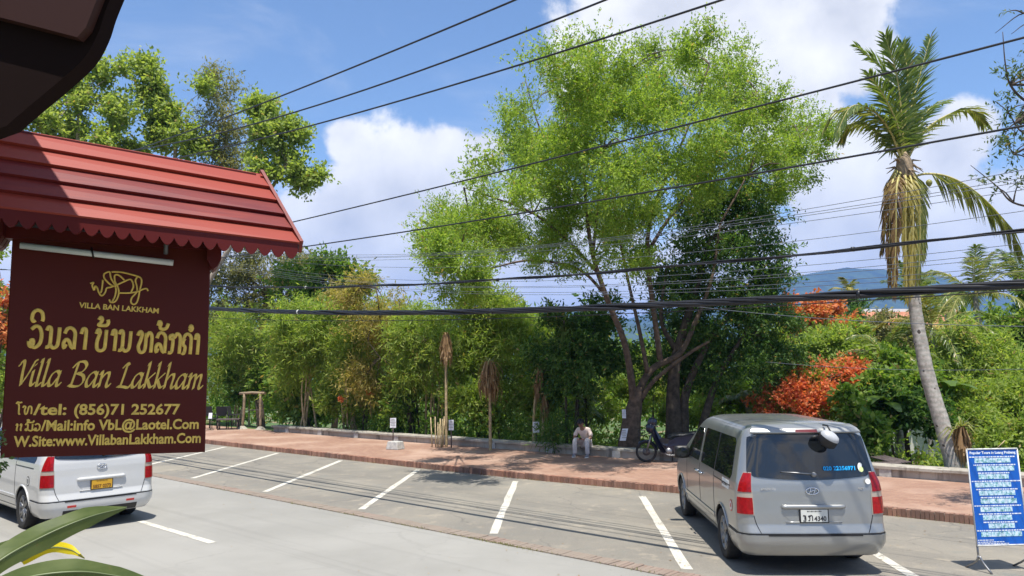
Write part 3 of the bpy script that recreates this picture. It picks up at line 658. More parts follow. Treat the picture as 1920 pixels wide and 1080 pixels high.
def wheel_parts(parent, x, y, sg):
    R = .352; t = MB(); prof = [(.235, -.09), (.30, -.108), (.335, -.102), (.35, -.075), (.352, -.03), (.352, .03), (.35, .075), (.335, .102), (.30, .108), (.235, .09)]
    t.lathe(prof, (0, 0, 0), 'x', 36)
    ty = part('tyre', t, 'rubber', parent); ty.location = (x, y, R)
    w = MB(); f = sg; w.lathe([(.238, -.09 * f), (.238, .085 * f), (.222, .088 * f), (.215, .055 * f), (.19, .02 * f)], (0, 0, 0), 'x', 36)
    w.lathe([(.0, .075 * f), (.045, .075 * f), (.055, .06 * f), (.055, .02 * f)], (0, 0, 0), 'x', 18)
    for k in range(6):
        a = 2 * math.pi * k / 6 + .3
        for da in (-.13, .13):
            c, s_ = math.cos(a + da), math.sin(a + da); p0 = np.array([.06 * f, .04 * c, .04 * s_]); p1 = np.array([.065 * f, .222 * c, .222 * s_]); w.tube([p0, (p0 + p1) / 2 + np.array([.008 * f, 0, 0]), p1], [.022, .018, .022], 6)
    rm = part('rim', w, 'dull_metal', ty)
    d = MB(); d.lathe([(0, .0), (.20, .0), (.20, -.03 * f)], (0, 0, 0), 'x', 24); part('brake_disc', d, 'dark_metal', ty); return ty
def build_van(label, group, loc, yaw, paint, details):
    root = thing('parked_van', label, 'van', loc, yaw, group)
    body = part('body', van_body(paint), None, root)
    # rear window: wide, lower edge bowed
    H = .545
    def rw(u, v):
        z = 1.265 + H * v; hw = (.800 - .085 * v) - rr(v * H, .07, H); x = (2 * u - 1) * hw; z += -.045 * (1 - v) * (1 - (2 * u - 1) ** 2); return S_wrap(1 if x > 0 else -1, abs(x) - (vw(z) - vcr(z)) if abs(x) < vw(z) - vcr(z) else min(1, (abs(x) - (vw(z) - vcr(z))) / vcr(z)), z) * 1.0
    win = part('rear_window', patch(rw, 26, 12, .010), 'tinted_glass', root)
    if details.get('phone'):
        t = text_mesh(details['phone'], .072, 'ink_blue', .001, 0, .0022, 'LEFT', .42); o = part('phone_number', t, None, win); q = S_rear(.17, 1.345)
        o.location = (.17, q[1] - .024, 1.345); o.rotation_euler = (math.radians(90) - .24, 0, .030)
        for (x, z, sx, sz, mt) in ((.665, 1.375, .042, .062, 'sticker_white'), (.672, 1.352, .032, .034, 'sticker_green'), (.735, 1.20, .040, .036, 'sticker_white')):
            s_ = MB(); s_.lathe([(0, 0), (1, 0)], (0, 0, 0), 'y', 20); st_ = part('window_sticker', s_, mt, win); q = S_rear(x, z); st_.location = (x, q[1] + (-.016 if mt == 'sticker_white' else -.018), z); st_.scale = (sx, 1, sz); st_.rotation_euler = (-.22, 0, .3)
    # side glass: door window and the long sliding window, with black pillars
    for sg in (-1, 1):
        def sw(u, v, a0=-.62, a1=1.42, b0=-.52, b1=1.42, zb=1.185, h=.545):
            z = zb + h * v; ya = a0 + (b0 - a0) * v + rr(v * h, .07, h); yb = a1 + (b1 - a1) * v - rr(v * h, .04, h); return S_side(sg, ya + (yb - ya) * u, z)
        sg_w = part('side_window', patch(sw, 16, 8, .004), 'tinted_glass', root)
        for yy in (.42,):
            pl = MB(); patch(lambda u, v: S_side(sg, yy - .03 + .06 * u, 1.185 + .545 * v), 1, 6, .0065, .004, 0, pl); part('window_pillar', pl, 'black_plastic', sg_w)
        def dw(u, v):
            h = .52; z = 1.185 + h * v; ya = 1.56 + rr(v * h, .05, h); yb = 2.62 - .60 * v - rr(v * h, .05, h); return S_side(sg, ya + (yb - ya) * u, z)
        part('door_window', patch(dw, 8, 8, .004), 'tinted_glass', root)
        # rub strip, sill, door gaps
        part('side_moulding', patch(lambda u, v: S_side(sg, .45 + 2.3 * u, .50 + .055 * v), 10, 2, .014, .02), paint, root)
        part('moulding_gap', patch(lambda u, v: S_side(sg, .45 + 2.3 * u, .478 + .014 * v), 10, 1, .003, .004), 'black_plastic', root)
        part('sill_gap', patch(lambda u, v: S_side(sg, .42 + 2.36 * u, .345 + .014 * v), 10, 1, .003, .004), 'black_plastic', root)
        for yy in (.46, 1.49, 2.60):
            part('door_gap', patch(lambda u, v: S_side(sg, yy - .007 + .014 * u, .50 + .66 * v), 1, 12, .0025, .003), 'black_plastic', root)
        part('slide_rail', patch(lambda u, v: S_side(sg, -.55 + 1.0 * u, 1.085 + .016 * v), 8, 1, .003, .004), 'black_plastic', root)
        for yy in (1.36, 1.66):
            h_ = MB(); x = sg * (vw(.93) + .028); h_.tube(smoothline([(sg * vw(1.02), yy - .085, 1.02), (x, yy - .06, 1.025), (x, yy + .06, 1.025), (sg * vw(1.02), yy + .085, 1.02)], 4), .016, 8); part('door_handle', h_, 'chrome', root)
        # fuel flap dish / wheel arch lip
        for yw in (0, 3.2):
            a = MB(); pts = [(sg * (vw(.36 + .40 * math.sin(th)) + .004), yw + .402 * math.cos(th), .36 + .402 * math.sin(th)) for th in np.linspace(-.10, math.pi + .10, 26)]; a.tube(pts, .016, 6); part('arch_lip', a, paint, root)
        # door mirror
        mr = MB(); mr.lathe([(0, -.045), (.085, -.045), (.100, -.02), (.102, .02), (.085, .06), (.04, .085), (0, .09)], (0, 0, 0), 'y', 24); mr.v = [(x * 1.0 if abs(x) < .01 else math.copysign(min(abs(x) * 1.3, .098), x), y, math.copysign(min(abs(z) * 1.3, .098), z)) for x, y, z in mr.v]
        mo = part('door_mirror', mr, 'black_plastic' if paint == 'silver_car' else paint, root); mo.location = (sg * 1.07, 2.42, 1.24); mo.scale = (1.25, 1.0, 1.05)
        g_ = MB(); g_.lathe([(0, -.047), (.078, -.046)], (0, 0, 0), 'y', 20); part('mirror_glass', g_, 'tinted_glass', mo)
        g_ = MB(); g_.tube([(0, 0, -.02), (-sg * .12, .02, -.06)], .022, 6); part('mirror_arm', g_, 'black_plastic', mo)
        # tail light wrapping the corner: red, a pale band, red, in a pale rim
        tl = part('tail_light', patch(lambda u, v: S_wrap(sg, -.030 + (.78 + .030) * (u if u > 0 else 0) * (1 - .42 * v ** 2.5) + .10 * (v ** 3) * (1 - u), .775 + .545 * v), 10, 14, .008, .02), 'clear_lens', root)
        for (z0, z1, nm, mt) in ((.79, 1.00, 'lower_lens', 'red_lens'), (1.07, 1.31, 'upper_lens', 'red_lens')):
            part(nm, patch(lambda u, v: S_wrap(sg, -.020 + (.73 + .020) * u * (1 - .42 * ((z0 + (z1 - z0) * v - .775) / .545) ** 2.5) + .10 * (((z0 + (z1 - z0) * v - .775) / .545) ** 3) * (1 - u), z0 + (z1 - z0) * v), 10, 6, .014, .01), mt, tl)
        hd = part('headlight', patch(lambda u, v: S_front(sg * (.52 + .36 * u), .70 + .22 * v), 8, 5, .006), 'clear_lens', root)
        # bumper reflector
        part('bumper_reflector', patch(lambda u, v: S_rear(sg * (.42 + .14 * u), .425 + .035 * v), 3, 1, .030, .02), 'reflector_red', root) if details.get('valance') else None
        wheel_parts(root, sg * .845, 0.0, sg); wheel_parts(root, sg * .845, 3.2, sg)
    # rear bumper: one shell round the back and the flanks
    def bump(u, v):
        q = (2 * u - 1) * 2.32; sg = 1 if q > 0 else -1; q = abs(q); z = .275 + .255 * v; w0 = vw(z) - vcr(z)
        if q < w0: return S_rear(sg * q, z)
        q2 = (q - w0) / (vcr(z) * 1.57)
        if q2 < 1: return S_corner(sg, q2, z)
        return S_side(sg, min(vr(z) + vcr(z) + (q - w0 - vcr(z) * 1.57), -.44), z)
    bp = part('rear_bumper', patch(bump, 44, 8, .022, .03), paint, root)
    part('bumper_gap', patch(lambda u, v: bump(.16 + .68 * u, 1.0) + np.array([0, 0, .006 + .016 * v]), 30, 1, .014, .02), 'black_plastic', root)
    part('bumper_step', patch(lambda u, v: S_rear(-.60 + 1.2 * u, .522 + .014 * v) + np.array([0, 0, 0]), 12, 1, .026, .03), 'black_plastic', bp)
    if details.get('valance'):
        part('valance', patch(lambda u, v: S_rear(-.62 + 1.24 * u, .285 + .10 * v), 12, 2, .028, .02), 'black_plastic', bp)
    # tailgate outline
    for sg in (-1, 1):
        part('tailgate_gap', patch(lambda u, v: S_rear(sg * (vw(.7) - vcr(.7) - .005 - .10 * (1 - v) ** 4 + .010 * u), .555 + .72 * v), 1, 14, .003, .004), 'black_plastic', root)
    # plate recess, handle bar, plate
    rc = part('plate_recess', patch(lambda u, v: S_rear((2 * u - 1) * (.40 - .10 * (1 - v) ** 2), .70 + .17 * v), 14, 5, .003, .004), paint, root)
    hb = MB(); hb.tube(smoothline([S_rear(x, .885) + np.array([0, -.020, 0]) for x in np.linspace(-.41, .41, 9)], 3), [.012] + [.026] * 23 + [.012], 8, flat=1.25); part('tailgate_bar', hb, paint, root)
    lb = MB(); lb.tube([S_rear(x, .69) + np.array([0, -.004, 0]) for x in np.linspace(-.36, .36, 9)], .010, 6); part('recess_lip', lb, paint, rc)
    yp = S_rear(0, .775)[1]
    fr = MB(); fr.box((0, yp - .014, .775), (.375, .016, .185)); pf = part('plate_frame', fr, 'black_plastic', root)
    pl = MB(); pl.box((0, yp - .024, .775), (.345, .008, .155)); pp = part('license_plate', pl, details['plate'], pf)
    ink = details['ink']
    t = text_mesh(details['number'], .082, ink, .001, 0, .002, 'CENTER', details['numw']); o = part('plate_number', t, None, pf); o.location = (details.get('nx', 0), yp - .0295, .712); o.rotation_euler = (math.pi / 2, 0, 0)
    if details.get('lao'):
        for gi, g in enumerate((LAO['u_prefix'], LAO['ko'])):
            o = part('plate_letter', stroke_mesh(g, .058, .068, .0065, ink, .35), None, pf); o.location = (-.148 + gi * .068, yp - .0295, .714); o.rotation_euler = (math.pi / 2, 0, 0)
    o = MB(); [o.box((x, yp - .029, .832), (.012, .003, .014 - .004 * (i % 3))) for i, x in enumerate(np.arange(-.085, .09, .017))]; part('plate_province', o, ink, pf)
    # slanted letter in an oval
    em = MB(); yE = S_rear(0, 1.085)[1] - .012
    em.tube([(.082 * math.cos(a), yE, 1.085 + .043 * math.sin(a)) for a in np.linspace(0, 2 * math.pi, 25)], .0075, 6, False)
    for sg in (-1, 1): em.tube(smoothline([(sg * .028 - .012, yE, 1.051), (sg * .030, yE, 1.085), (sg * .028 + .012, yE, 1.119)], 3), .008, 6)
    em.tube(smoothline([(-.034, yE, 1.075), (0, yE, 1.088), (.034, yE, 1.097)], 3), .007, 6); part('emblem', em, 'chrome', root)
    for (tx, x, wd) in details.get('badges', ()):
        o = part('badge', text_mesh(tx, .042, 'chrome', .003, 0, .0008, 'LEFT', wd), None, root); o.location = (x, S_rear(x + wd / 2, 1.11)[1] - .008, 1.095); o.rotation_euler = (math.pi / 2, 0, .03 if x < 0 else -.0)
    # wiper
    wp = MB(); wp.tube([S_rear(x, z) + np.array([0, -.030, 0]) for x, z in ((.04, 1.30), (-.16, 1.315), (-.38, 1.33))], [.014, .010, .006], 6); wp.lathe([(0, -.03), (.03, -.03), (.035, 0)], S_rear(.04, 1.29) + np.array([0, -.01, 0]), 'y', 12); part('rear_wiper', wp, 'black_plastic' if paint != 'silver_car' else 'dull_metal', root)
    # roof spoiler with brake light
    sp_ = MB()
    def spo(u, v):
        x = (2 * u - 1) * (.735 - .04 * v); z = 1.825 + .062 * v; return S_rear(x, z) + np.array([0, -.075 + .03 * (2 * u - 1) ** 2 + .01 * v, 0])
    A = [[spo(i / 16, v) for i in range(17)] for v in (0, .35, .8, 1)]; B = [[S_rear((2 * i / 16 - 1) * .66, 1.925) + np.array([0, .02, .002]) for i in range(17)]]; C = [[S_rear((2 * i / 16 - 1) * .72, 1.815) + np.array([0, -.004, 0]) for i in range(17)]]
    sp_.grid(C + A + B); spp = part('spoiler', sp_, paint, root)
    bl = MB(); bl.grid([[spo(.40 + .20 * i / 8, v) + np.array([0, -.004, 0]) for i in range(9)] for v in (.15, .75)]); part('brake_light', bl, 'brake_lens', spp)
    # windscreen, grille, front bumper
    part('windscreen', patch(lambda u, v: S_front((2 * u - 1) * (.78 - .16 * v), 1.22 + .56 * v), 16, 8, .004), 'tinted_glass', root)
    part('grille', patch(lambda u, v: S_front((2 * u - 1) * .44, .70 + .13 * v), 10, 3, .006), 'black_plastic', root)
    part('air_intake', patch(lambda u, v: S_front((2 * u - 1) * .55, .36 + .10 * v), 10, 3, .006), 'black_plastic', root)
    if details.get('parking_mirror'):
        m_ = MB(); m_.lathe([(0, .09), (.06, .088), (.115, .06), (.135, .02), (.135, 0)], (0, 0, 0), 'z', 24)
        pm = part('parking_mirror', m_, 'grey_plastic', root); pm.location = (.235, -1.11, 1.775); pm.rotation_euler = (.42, .50, 0); pm.scale = (.92, .78, .86)
        g_ = MB(); g_.lathe([(.135, .0), (.138, -.10), (.10, -.135), (0, -.14)], (0, 0, 0), 'z', 24); part('mirror_bowl', g_, 'black_plastic', pm)
        g_ = MB(); g_.tube([(.25, -.86, 1.92), (.25, -1.02, 1.925), (.255, -1.10, 1.86)], .012, 6); part('mirror_stalk', g_, 'black_plastic', root)
    if details.get('stickers'):
        q = MB(); patch(lambda u, v: S_side(-1, -.50 + .40 * u, 1.03 + .12 * v), 4, 2, .003, .003, 0, q); sk = part('side_sticker', q, 'sticker_white', root)
        t = text_mesh('020 22356971', .05, 'ink_dark', .0008, 0, .0006, 'LEFT', .34); o = part('sticker_text', t, None, sk); o.location = (-.968, -.13, 1.07); o.rotation_euler = (math.pi / 2, 0, -math.pi / 2)
        for (r, mt, of) in ((.078, 'sticker_red', .003), (.062, 'sticker_white', .005), (.030, 'sticker_red', .007)):
            q = MB(); q.lathe([(0, 0), (r, 0)], (0, 0, 0), 'x', 24); o = part('round_sticker', q, mt, root); o.location = (-vw(.84) - of, -.62, .84)
    elif details.get('roundel'):
        for (r, mt, of) in ((.085, 'ink_dark', .003), (.07, 'sticker_white', .005), (.045, 'dull_metal', .007)):
            q = MB(); q.lathe([(0, 0), (r, 0)], (0, 0, 0), 'x', 24); o = part('round_sticker', q, mt, root); o.location = (-vw(.90) - of, -.30, .86)
    return root
# ================================================================ HOTEL SIGN (hangs from the eave, roofed in red boards)
SG_O, SG_YAW, SG_T, SG_W, SG_H = (-1.9533, 2.9903, 2.4111), .4052, -.0225, .7233, .80
sgn = thing('hotel_sign', 'roofed maroon hotel sign board with gold lettering, hung above the white van', 'sign', SG_O, SG_YAW)
def sg_px(px, py, yl=0.0):       # local sign coordinates of a picture point
    u = np.array([math.cos(SG_YAW), math.sin(SG_YAW), 0]); nn = np.array([-math.sin(SG_YAW), math.cos(SG_YAW), 0]); O = np.array(SG_O)
    d = ray(px, py); k = ((O - CAMP) @ nn + yl) / (d @ nn); P = CAMP + d * k - O; return float(P @ u), float(P[2])
rx = lambda x, y, z: (x, y, z + math.sin(SG_T) * x)
bd = MB(); hw = SG_W
V = [rx(x, y, z) for y, i in ((.012, .006), (-.010, .006)) for x, z in ((i, i), (hw - i, i), (hw - i, SG_H - i), (i, SG_H - i))]
bd.add([rx(0, .008, 0), rx(hw, .008, 0), rx(hw, .008, SG_H + .06), rx(0, .008, SG_H + .06), rx(0, -.008, 0), rx(hw, -.008, 0), rx(hw, -.008, SG_H + .06), rx(0, -.008, SG_H + .06), rx(.004, -.012, .004), rx(hw - .004, -.012, .004), rx(hw - .004, -.012, SG_H + .056), rx(.004, -.012, SG_H + .056)],
       [(0, 1, 2, 3), (8, 11, 10, 9)] + [(i, 4 + i, 4 + (i + 1) % 4, (i + 1) % 4) for i in range(4)] + [(4 + i, 8 + i, 8 + (i + 1) % 4, 4 + (i + 1) % 4) for i in range(4)])
board = part('sign_board', bd, 'maroon_wood', sgn)
FRONT = -.0125
def put(name, me, x, z, slope=0.0, label=None):
    o = part(name, me, None, board, label=label); o.location = (x, FRONT, z); o.rotation_euler = (math.pi / 2, -slope, 0); return o
def line_fit(a, b): (x0, z0), (x1, z1) = sg_px(*a), sg_px(*b); return x0, z0, math.hypot(x1 - x0, z1 - z0), math.atan2(z1 - z0, x1 - x0)
# elephant outline drawn in one gold line
def zoomp(a, b): return sg_px(130 + a / 5.686, 490 + b / 5.684)
EL = [[(480, 270), (440, 250), (380, 190), (370, 150), (385, 130), (430, 115), (440, 150), (450, 190), (480, 240), (500, 300), (490, 370), (460, 430), (440, 438), (428, 408)],
      [(455, 122), (470, 115), (560, 120), (640, 138), (735, 165), (768, 190), (770, 240), (752, 310), (740, 380), (720, 440), (690, 462), (660, 440), (668, 390), (720, 330), (722, 270), (706, 210), (725, 170)],
      [(590, 205), (550, 165), (510, 145), (485, 160), (490, 220), (520, 280), (530, 340), (510, 405), (480, 437), (445, 440)],
      [(480, 270), (530, 245), (580, 222), (645, 195), (672, 215), (685, 270), (670, 310), (655, 342)],
      [(530, 340), (640, 340), (730, 325), (790, 298), (828, 295), (840, 320)],
      [(480, 265), (440, 280), (400, 290), (385, 335), (350, 370), (320, 340), (302, 290), (280, 268), (268, 312)],
      [(360, 200), (356, 260), (346, 318), (335, 340)], [(225, 240), (262, 230), (248, 262), (266, 312)]]
ox, oz = zoomp(500, 290); mb = MB()
for i, s_ in enumerate(EL):
    P = smoothline([(zoomp(*q)[0] - ox, zoomp(*q)[1] - oz, .0004 * i) for q in s_], 4); a = len(mb.v); mb.tube(P, .0034, 6)
    for k in range(a, len(mb.v)): v = mb.v[k]; mb.v[k] = (v[0], v[1], (v[2] - .0004 * i) * .5 + .0004 * i)
put('elephant_emblem', mb.mesh('elephant_emblem', 'gold_paint'), ox, oz)
def put_text(txt, a, b, size, off=0.0, shear=0.0, nm='lettering'):
    x, z, w, sl = line_fit(a, b); return put(nm, text_mesh(txt, size, 'gold_paint', .0012, shear, off, 'LEFT', w), x, z, sl)
put_text('VILLA BAN LAKKHAM', (149, 577), (298, 588), .030, .0008)
x, z, w, sl = line_fit((29, 722), (380, 729)); put('lettering', nib_mesh('Villa Ban Lakkham', .094, w, 'gold_paint', .175), x, z, sl)
# Lao name, letter by letter
def put_lao(items, a, b, ht, rad):      # items: (glyph names, x fraction start, x fraction end)
    x, z, w, sl = line_fit(a, b)
    for gs, f0, f1 in items:
        st_ = [s_ for g in gs for s_ in LAO[g]]
        xx = x + w * f0 * math.cos(sl); put('lao_letter', stroke_mesh(st_, w * (f1 - f0), ht, rad, 'gold_paint'), xx, z + w * f0 * math.sin(sl), sl)
q = lambda px: (px - 52) / (371 - 52)
put_lao([(('wo', 'vowel_i'), q(53), q(77)), (('no',), q(83), q(107)), (('lo',), q(114), q(137)), (('vowel_aa',), q(144), q(162)),
         (('bo', 'tone'), q(172), q(193)), (('vowel_aa',), q(201), q(215)), (('no',), q(215), q(238)),
         (('ho',), q(250), q(280)), (('lo', 'mai_kan'), q(286), q(307)), (('ko',), q(311), q(335)), (('kho', 'ring'), q(338), q(357)), (('vowel_aa',), q(362), q(376))], (52, 651), (371, 665), .083, .0070)
put_lao([(('vowel_o',), 0, .38), (('tho',), .40, 1.0)], (30, 776), (61, 776), .030, .0032)
put_text('/tel:', (64, 777), (126, 777), .058, .0016); put_text('(856)71 252677', (138, 777), (336, 776), .058, .0016)
put_lao([(('vowel_e',), 0, .2), (('vowel_e',), .16, .36), (('mo', 'tone'), .38, .72), (('wo',), .74, 1.0)], (30, 807), (76, 807), .026, .0030)
put_text('/Mail:info VbL@Laotel.Com', (78, 807), (373, 803), .056, .0016)
put_text('W.Site:www.VillabanLakkham.Com', (27, 837), (377, 829), .056, .0016)
# lamp tube under the eave
tb = MB(); x0, z0 = sg_px(38, 460, -.05); x1, z1 = sg_px(325, 493, -.05); tb.tube([(x0, -.05, z0), (x1, -.05, z1)], .0125, 12); tl = part('lamp_tube', tb, 'tube_white', sgn)
mb = MB(); xm, zm = (x0 + .26, z0 + (z1 - z0) * .47); mb.tube([(xm - .02, -.02, zm + .03), (xm - .015, -.055, zm + .018), (xm - .01, -.068, zm - .002), (xm - .008, -.05, zm - .017)], .0035, 6); part('tube_clip', mb, 'black_plastic', sgn)
# roof: five lapped boards each side
eave = lambda x: .918 - .0725 * (x + .022); ridge = lambda x: 1.286 - .1065 * (x + .057)
EY = -.25; XL = -.75
def slope_pt(f, xend_f, yside, lift=0.0):
    """point on the roof slope: f 0 at the ridge, 1 at the eave; xend_f 0 left end, 1 right end"""
    x = XL + (.920 + .133 * f - XL) * xend_f; z = ridge(x) + (eave(x) - ridge(x)) * f; y = EY * f * yside
    nz, ny = abs(EY) / .43, -.34 / .43 * yside; return np.array([x, y + ny * lift, z + nz * lift])
for side in (1, -1):
    for k in range(5 if side > 0 else 3):
        f0, f1 = max(0, k / 5 - .012), (k + 1) / 5 + .034; mb = MB(); xs = np.linspace(0, 1, 2)
        top0, top1, th = .004, .024, .014
        P = [slope_pt(f0, 0, side, top0 - th), slope_pt(f0, 1, side, top0 - th), slope_pt(f1, 1, side, top1 - th), slope_pt(f1, 0, side, top1 - th), slope_pt(f0, 0, side, top0), slope_pt(f0, 1, side, top0), slope_pt(f1, 1, side, top1), slope_pt(f1, 0, side, top1)]
        mb.hexa(P); part('roof_board', mb, 'red_roof_wood', sgn)
    # eave fascia with scalloped lower edge
    mb = MB(); n_ = int((1.055 - XL) / .052); poly = []
    for i in range(n_):
        x0 = 1.05 - (i + 1) * .052; top = lambda x: eave(x) + .002
        dep = .030; pts = [(x0 + .052 * f, -.040 - dep * (math.sin(math.pi * f) ** .8)) for f in np.linspace(0, 1, 9)]
        yb = EY * side - .004 * side; A = [(x, yb, top(x) + d) for x, d in pts]; T = [(x, yb, top(x) - .004) for x, d in pts]
        A2 = [(x, yb - .016 * side, z) for x, _, z in A]; T2 = [(x, yb - .016 * side, z) for x, _, z in T]
        mb.grid([A, T], smooth=False); mb.grid([A2, T2], smooth=False); mb.grid([A, A2], smooth=False)
    mb.box(((XL + 1.052) / 2, 0, 0), (.01, .01, .01)) if False else None
    if side > 0: part('scalloped_fascia', mb, 'maroon_trim', sgn)
# gable edge boards at the right end, purlin and hanging brackets
for side in (1, -1):
    mb = MB(); A, B = slope_pt(-.02, 1, side, .022), slope_pt(1.03 if side > 0 else .60, 1, side, .030); A2, B2 = slope_pt(-.02, 1, side, -.035), slope_pt(1.03 if side > 0 else .60, 1, side, -.040); dx = np.array([.014, 0, 0])
    mb.hexa([A2, B2, B2 + dx, A2 + dx, A, B, B + dx, A + dx]); part('gable_board', mb, 'red_roof_wood', sgn)
mb = MB(); mb.hexa([(XL, -.02, ridge(XL) - .03), (.9, -.02, ridge(.9) - .03), (.9, .02, ridge(.9) - .03), (XL, .02, ridge(XL) - .03), (XL, -.02, ridge(XL) - .004), (.9, -.02, ridge(.9) - .004), (.9, .02, ridge(.9) - .004), (XL, .02, ridge(XL) - .004)]); part('ridge_beam', mb, 'maroon_trim', sgn)
mb = MB()
for (y0, y1, z) in ((-.24, .24, .0),):
    mb.hexa([(XL, y0, eave(XL) - .005), (.74, y0, eave(.74) - .005), (.74, y1, eave(.74) - .005), (XL, y1, eave(XL) - .005), (XL, y0, eave(XL) + .004), (.74, y0, eave(.74) + .004), (.74, y1, eave(.74) + .004), (XL, y1, eave(XL) + .004)])
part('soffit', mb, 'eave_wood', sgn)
for (x, dz) in ((-.045, 0), (.735, 0)):
    mb = MB(); zt = eave(x) - .004; n_ = 3
    for j, y in enumerate((-.10, -.045, .01)):
        mb.prism([(-.028, 0), (.028, 0), (.028, -.075), (.014, -.105), (0, -.118), (-.014, -.105), (-.028, -.075)], (1, 0, 0), (0, 0, 1), (0, .045, 0), (x, y, zt))
    part('carved_bracket', mb, 'maroon_trim', sgn)
mb = MB(); mb.tube([(.55, -.06, .80), (.55, -.07, .835), (.552, -.075, .86)], .010, 6); part('bolt', mb, 'dark_metal', sgn)
mb = MB(); mb.hexa([(XL, -.035, .85), (.735, -.035, .83), (.735, .035, .83), (XL, .035, .85), (XL, -.035, .915), (.735, -.035, .862), (.735, .035, .862), (XL, .035, .915)]); part('hanging_beam', mb, 'maroon_trim', sgn)
for (x, y) in ((-.35, .0),):    # post on the building side, out of the picture, that carries the sign
    mb = MB(); mb.box((x, y, (-SG_O[2] + .86) / 2 + .0), (.10, .10, SG_O[2] + .86)); part('post', mb, 'maroon_trim', sgn)

# ---- corner of the hotel's eave above the sign: curved dark board with a lighter face above
EVY = 1.75
cur = [(216, -24), (198, 20), (184, 62), (158, 108), (110, 153), (56, 198), (12, 236)]
pts = [at(px, py, EVY) for px, py in smoothline([(a, b, 0) for a, b in cur], 4)[:, :2]]
ev = thing('hotel_building', 'hotel building of which only the dark curved eave corner shows above the red sign roof', 'building', (-1.6, EVY, 3.4))
def slab(name, P2, y0, y1, mat):
    mb = MB(); n_ = len(P2); A = [(p[0], y0, p[2]) for p in P2]; B = [(p[0], y1, p[2]) for p in P2]
    mb.add(A + B, [tuple(range(n_)), tuple(reversed(range(n_, 2 * n_)))] + [(i, n_ + i, n_ + (i + 1) % n_, (i + 1) % n_) for i in range(n_)]); part(name, mb, mat, ev, True)
loop = pts + [at(-60, 262, EVY), at(-420, 262, EVY), at(-420, -160, EVY), at(300, -160, EVY)]
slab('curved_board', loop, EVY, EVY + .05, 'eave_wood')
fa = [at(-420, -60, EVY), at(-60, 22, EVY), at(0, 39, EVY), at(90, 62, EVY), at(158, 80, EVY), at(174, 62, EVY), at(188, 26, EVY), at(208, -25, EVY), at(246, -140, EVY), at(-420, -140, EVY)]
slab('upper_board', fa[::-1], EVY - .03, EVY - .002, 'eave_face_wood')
# unseen rest of the hotel, beside and behind the camera: blocks sky light, roof edge set to shade the sign roof
def hb(s0, s1, t0, t1, z0, z1, z2=None):
    z2 = z1 if z2 is None else z2; th = .10 if z2 != z1 or z0 is None else 0
    return [RW(s0, t0, z0), RW(s1, t0, z0), RW(s1, t1, z0), RW(s0, t1, z0), RW(s0, t0, z1), RW(s1, t0, z1), RW(s1, t1, z2), RW(s0, t1, z2)]
mb = MB(); mb.hexa([RW(-6, -15.0, 6.2), RW(13.92, -15.0, 6.2), RW(13.92, -8.75, 4.29), RW(-6, -8.75, 4.29), RW(-6, -15.0, 6.32), RW(13.92, -15.0, 6.32), RW(13.92, -8.75, 4.41), RW(-6, -8.75, 4.41)]); part('roof', mb, 'roof_tile', ev, True)
mb = MB(); mb.hexa(hb(-6, 13.4, -14.6, -10.3, -.05, 4.6, 4.6)); wl = part('wall', mb, 'house_wall', ev, True)
for k in range(5):
    mb = MB(); a = -4 + k * 3.6; mb.hexa(hb(a, a + 1.3, -10.32, -10.22, 1.6, 3.1)); fr = part('window', mb, 'maroon_trim', ev, True)
    mb = MB(); mb.hexa(hb(a + .12, a + 1.18, -10.225, -10.205, 1.72, 2.98)); pn_ = part('pane', mb, 'tinted_glass', fr); pn_.data.transform(Matrix.Translation(-ev.location))
# ================================================================ TOUR BOARD
tb = thing('tour_board', 'blue standing tour board with rows of small photographs beside the silver van', 'sign board', (6.42, 10.60, .004), .05)
TW, TH_, Z0, TILT = .70, 1.24, .33, -.06
def tpt(x, z, off=0.0): return (x, (z - Z0) * -TILT * 1.0 - .10 - off, z)
mb = MB(); mb.hexa([tpt(-TW / 2, Z0, -.02), tpt(TW / 2, Z0, -.02), tpt(TW / 2, Z0, 0)[:1] + tpt(TW / 2, Z0, 0)[1:], tpt(-TW / 2, Z0, 0), tpt(-TW / 2, Z0 + TH_, -.02), tpt(TW / 2, Z0 + TH_, -.02), tpt(TW / 2, Z0 + TH_, 0), tpt(-TW / 2, Z0 + TH_, 0)]); pn = part('panel', mb, 'board_blue', tb)
mb = MB()
for (a, b) in (((-TW / 2, Z0), (TW / 2, Z0)), ((TW / 2, Z0), (TW / 2, Z0 + TH_)), ((TW / 2, Z0 + TH_), (-TW / 2, Z0 + TH_)), ((-TW / 2, Z0 + TH_), (-TW / 2, Z0))):
    mb.tube([tpt(*a, .0), tpt(*b, .0)], .011, 4)
part('frame', mb, 'tube_white', tb)
rotx = math.pi / 2 + TILT
def ttext(txt, xc, z, w, size, mat='print_white', nm='board_text'):
    o = part(nm, text_mesh(txt, size, mat, .0006, 0, .0018 if size > .03 else 0, 'LEFT', w), None, pn); p = tpt(xc - w / 2, z, .0035); o.location = p; o.rotation_euler = (rotx, 0, 0)
ttext('Popular Tours in Luang Prabang', 0, Z0 + TH_ - .062, .635, .046)
pm_ = {}
rows = 10; zt = Z0 + TH_ - .085
lay = [(.50, 4), (.52, 4), (.42, 4), (.50, 4), (.50, 4), (.50, 4), (.44, 4), (.40, 3), (.36, 4), (.56, 4)]
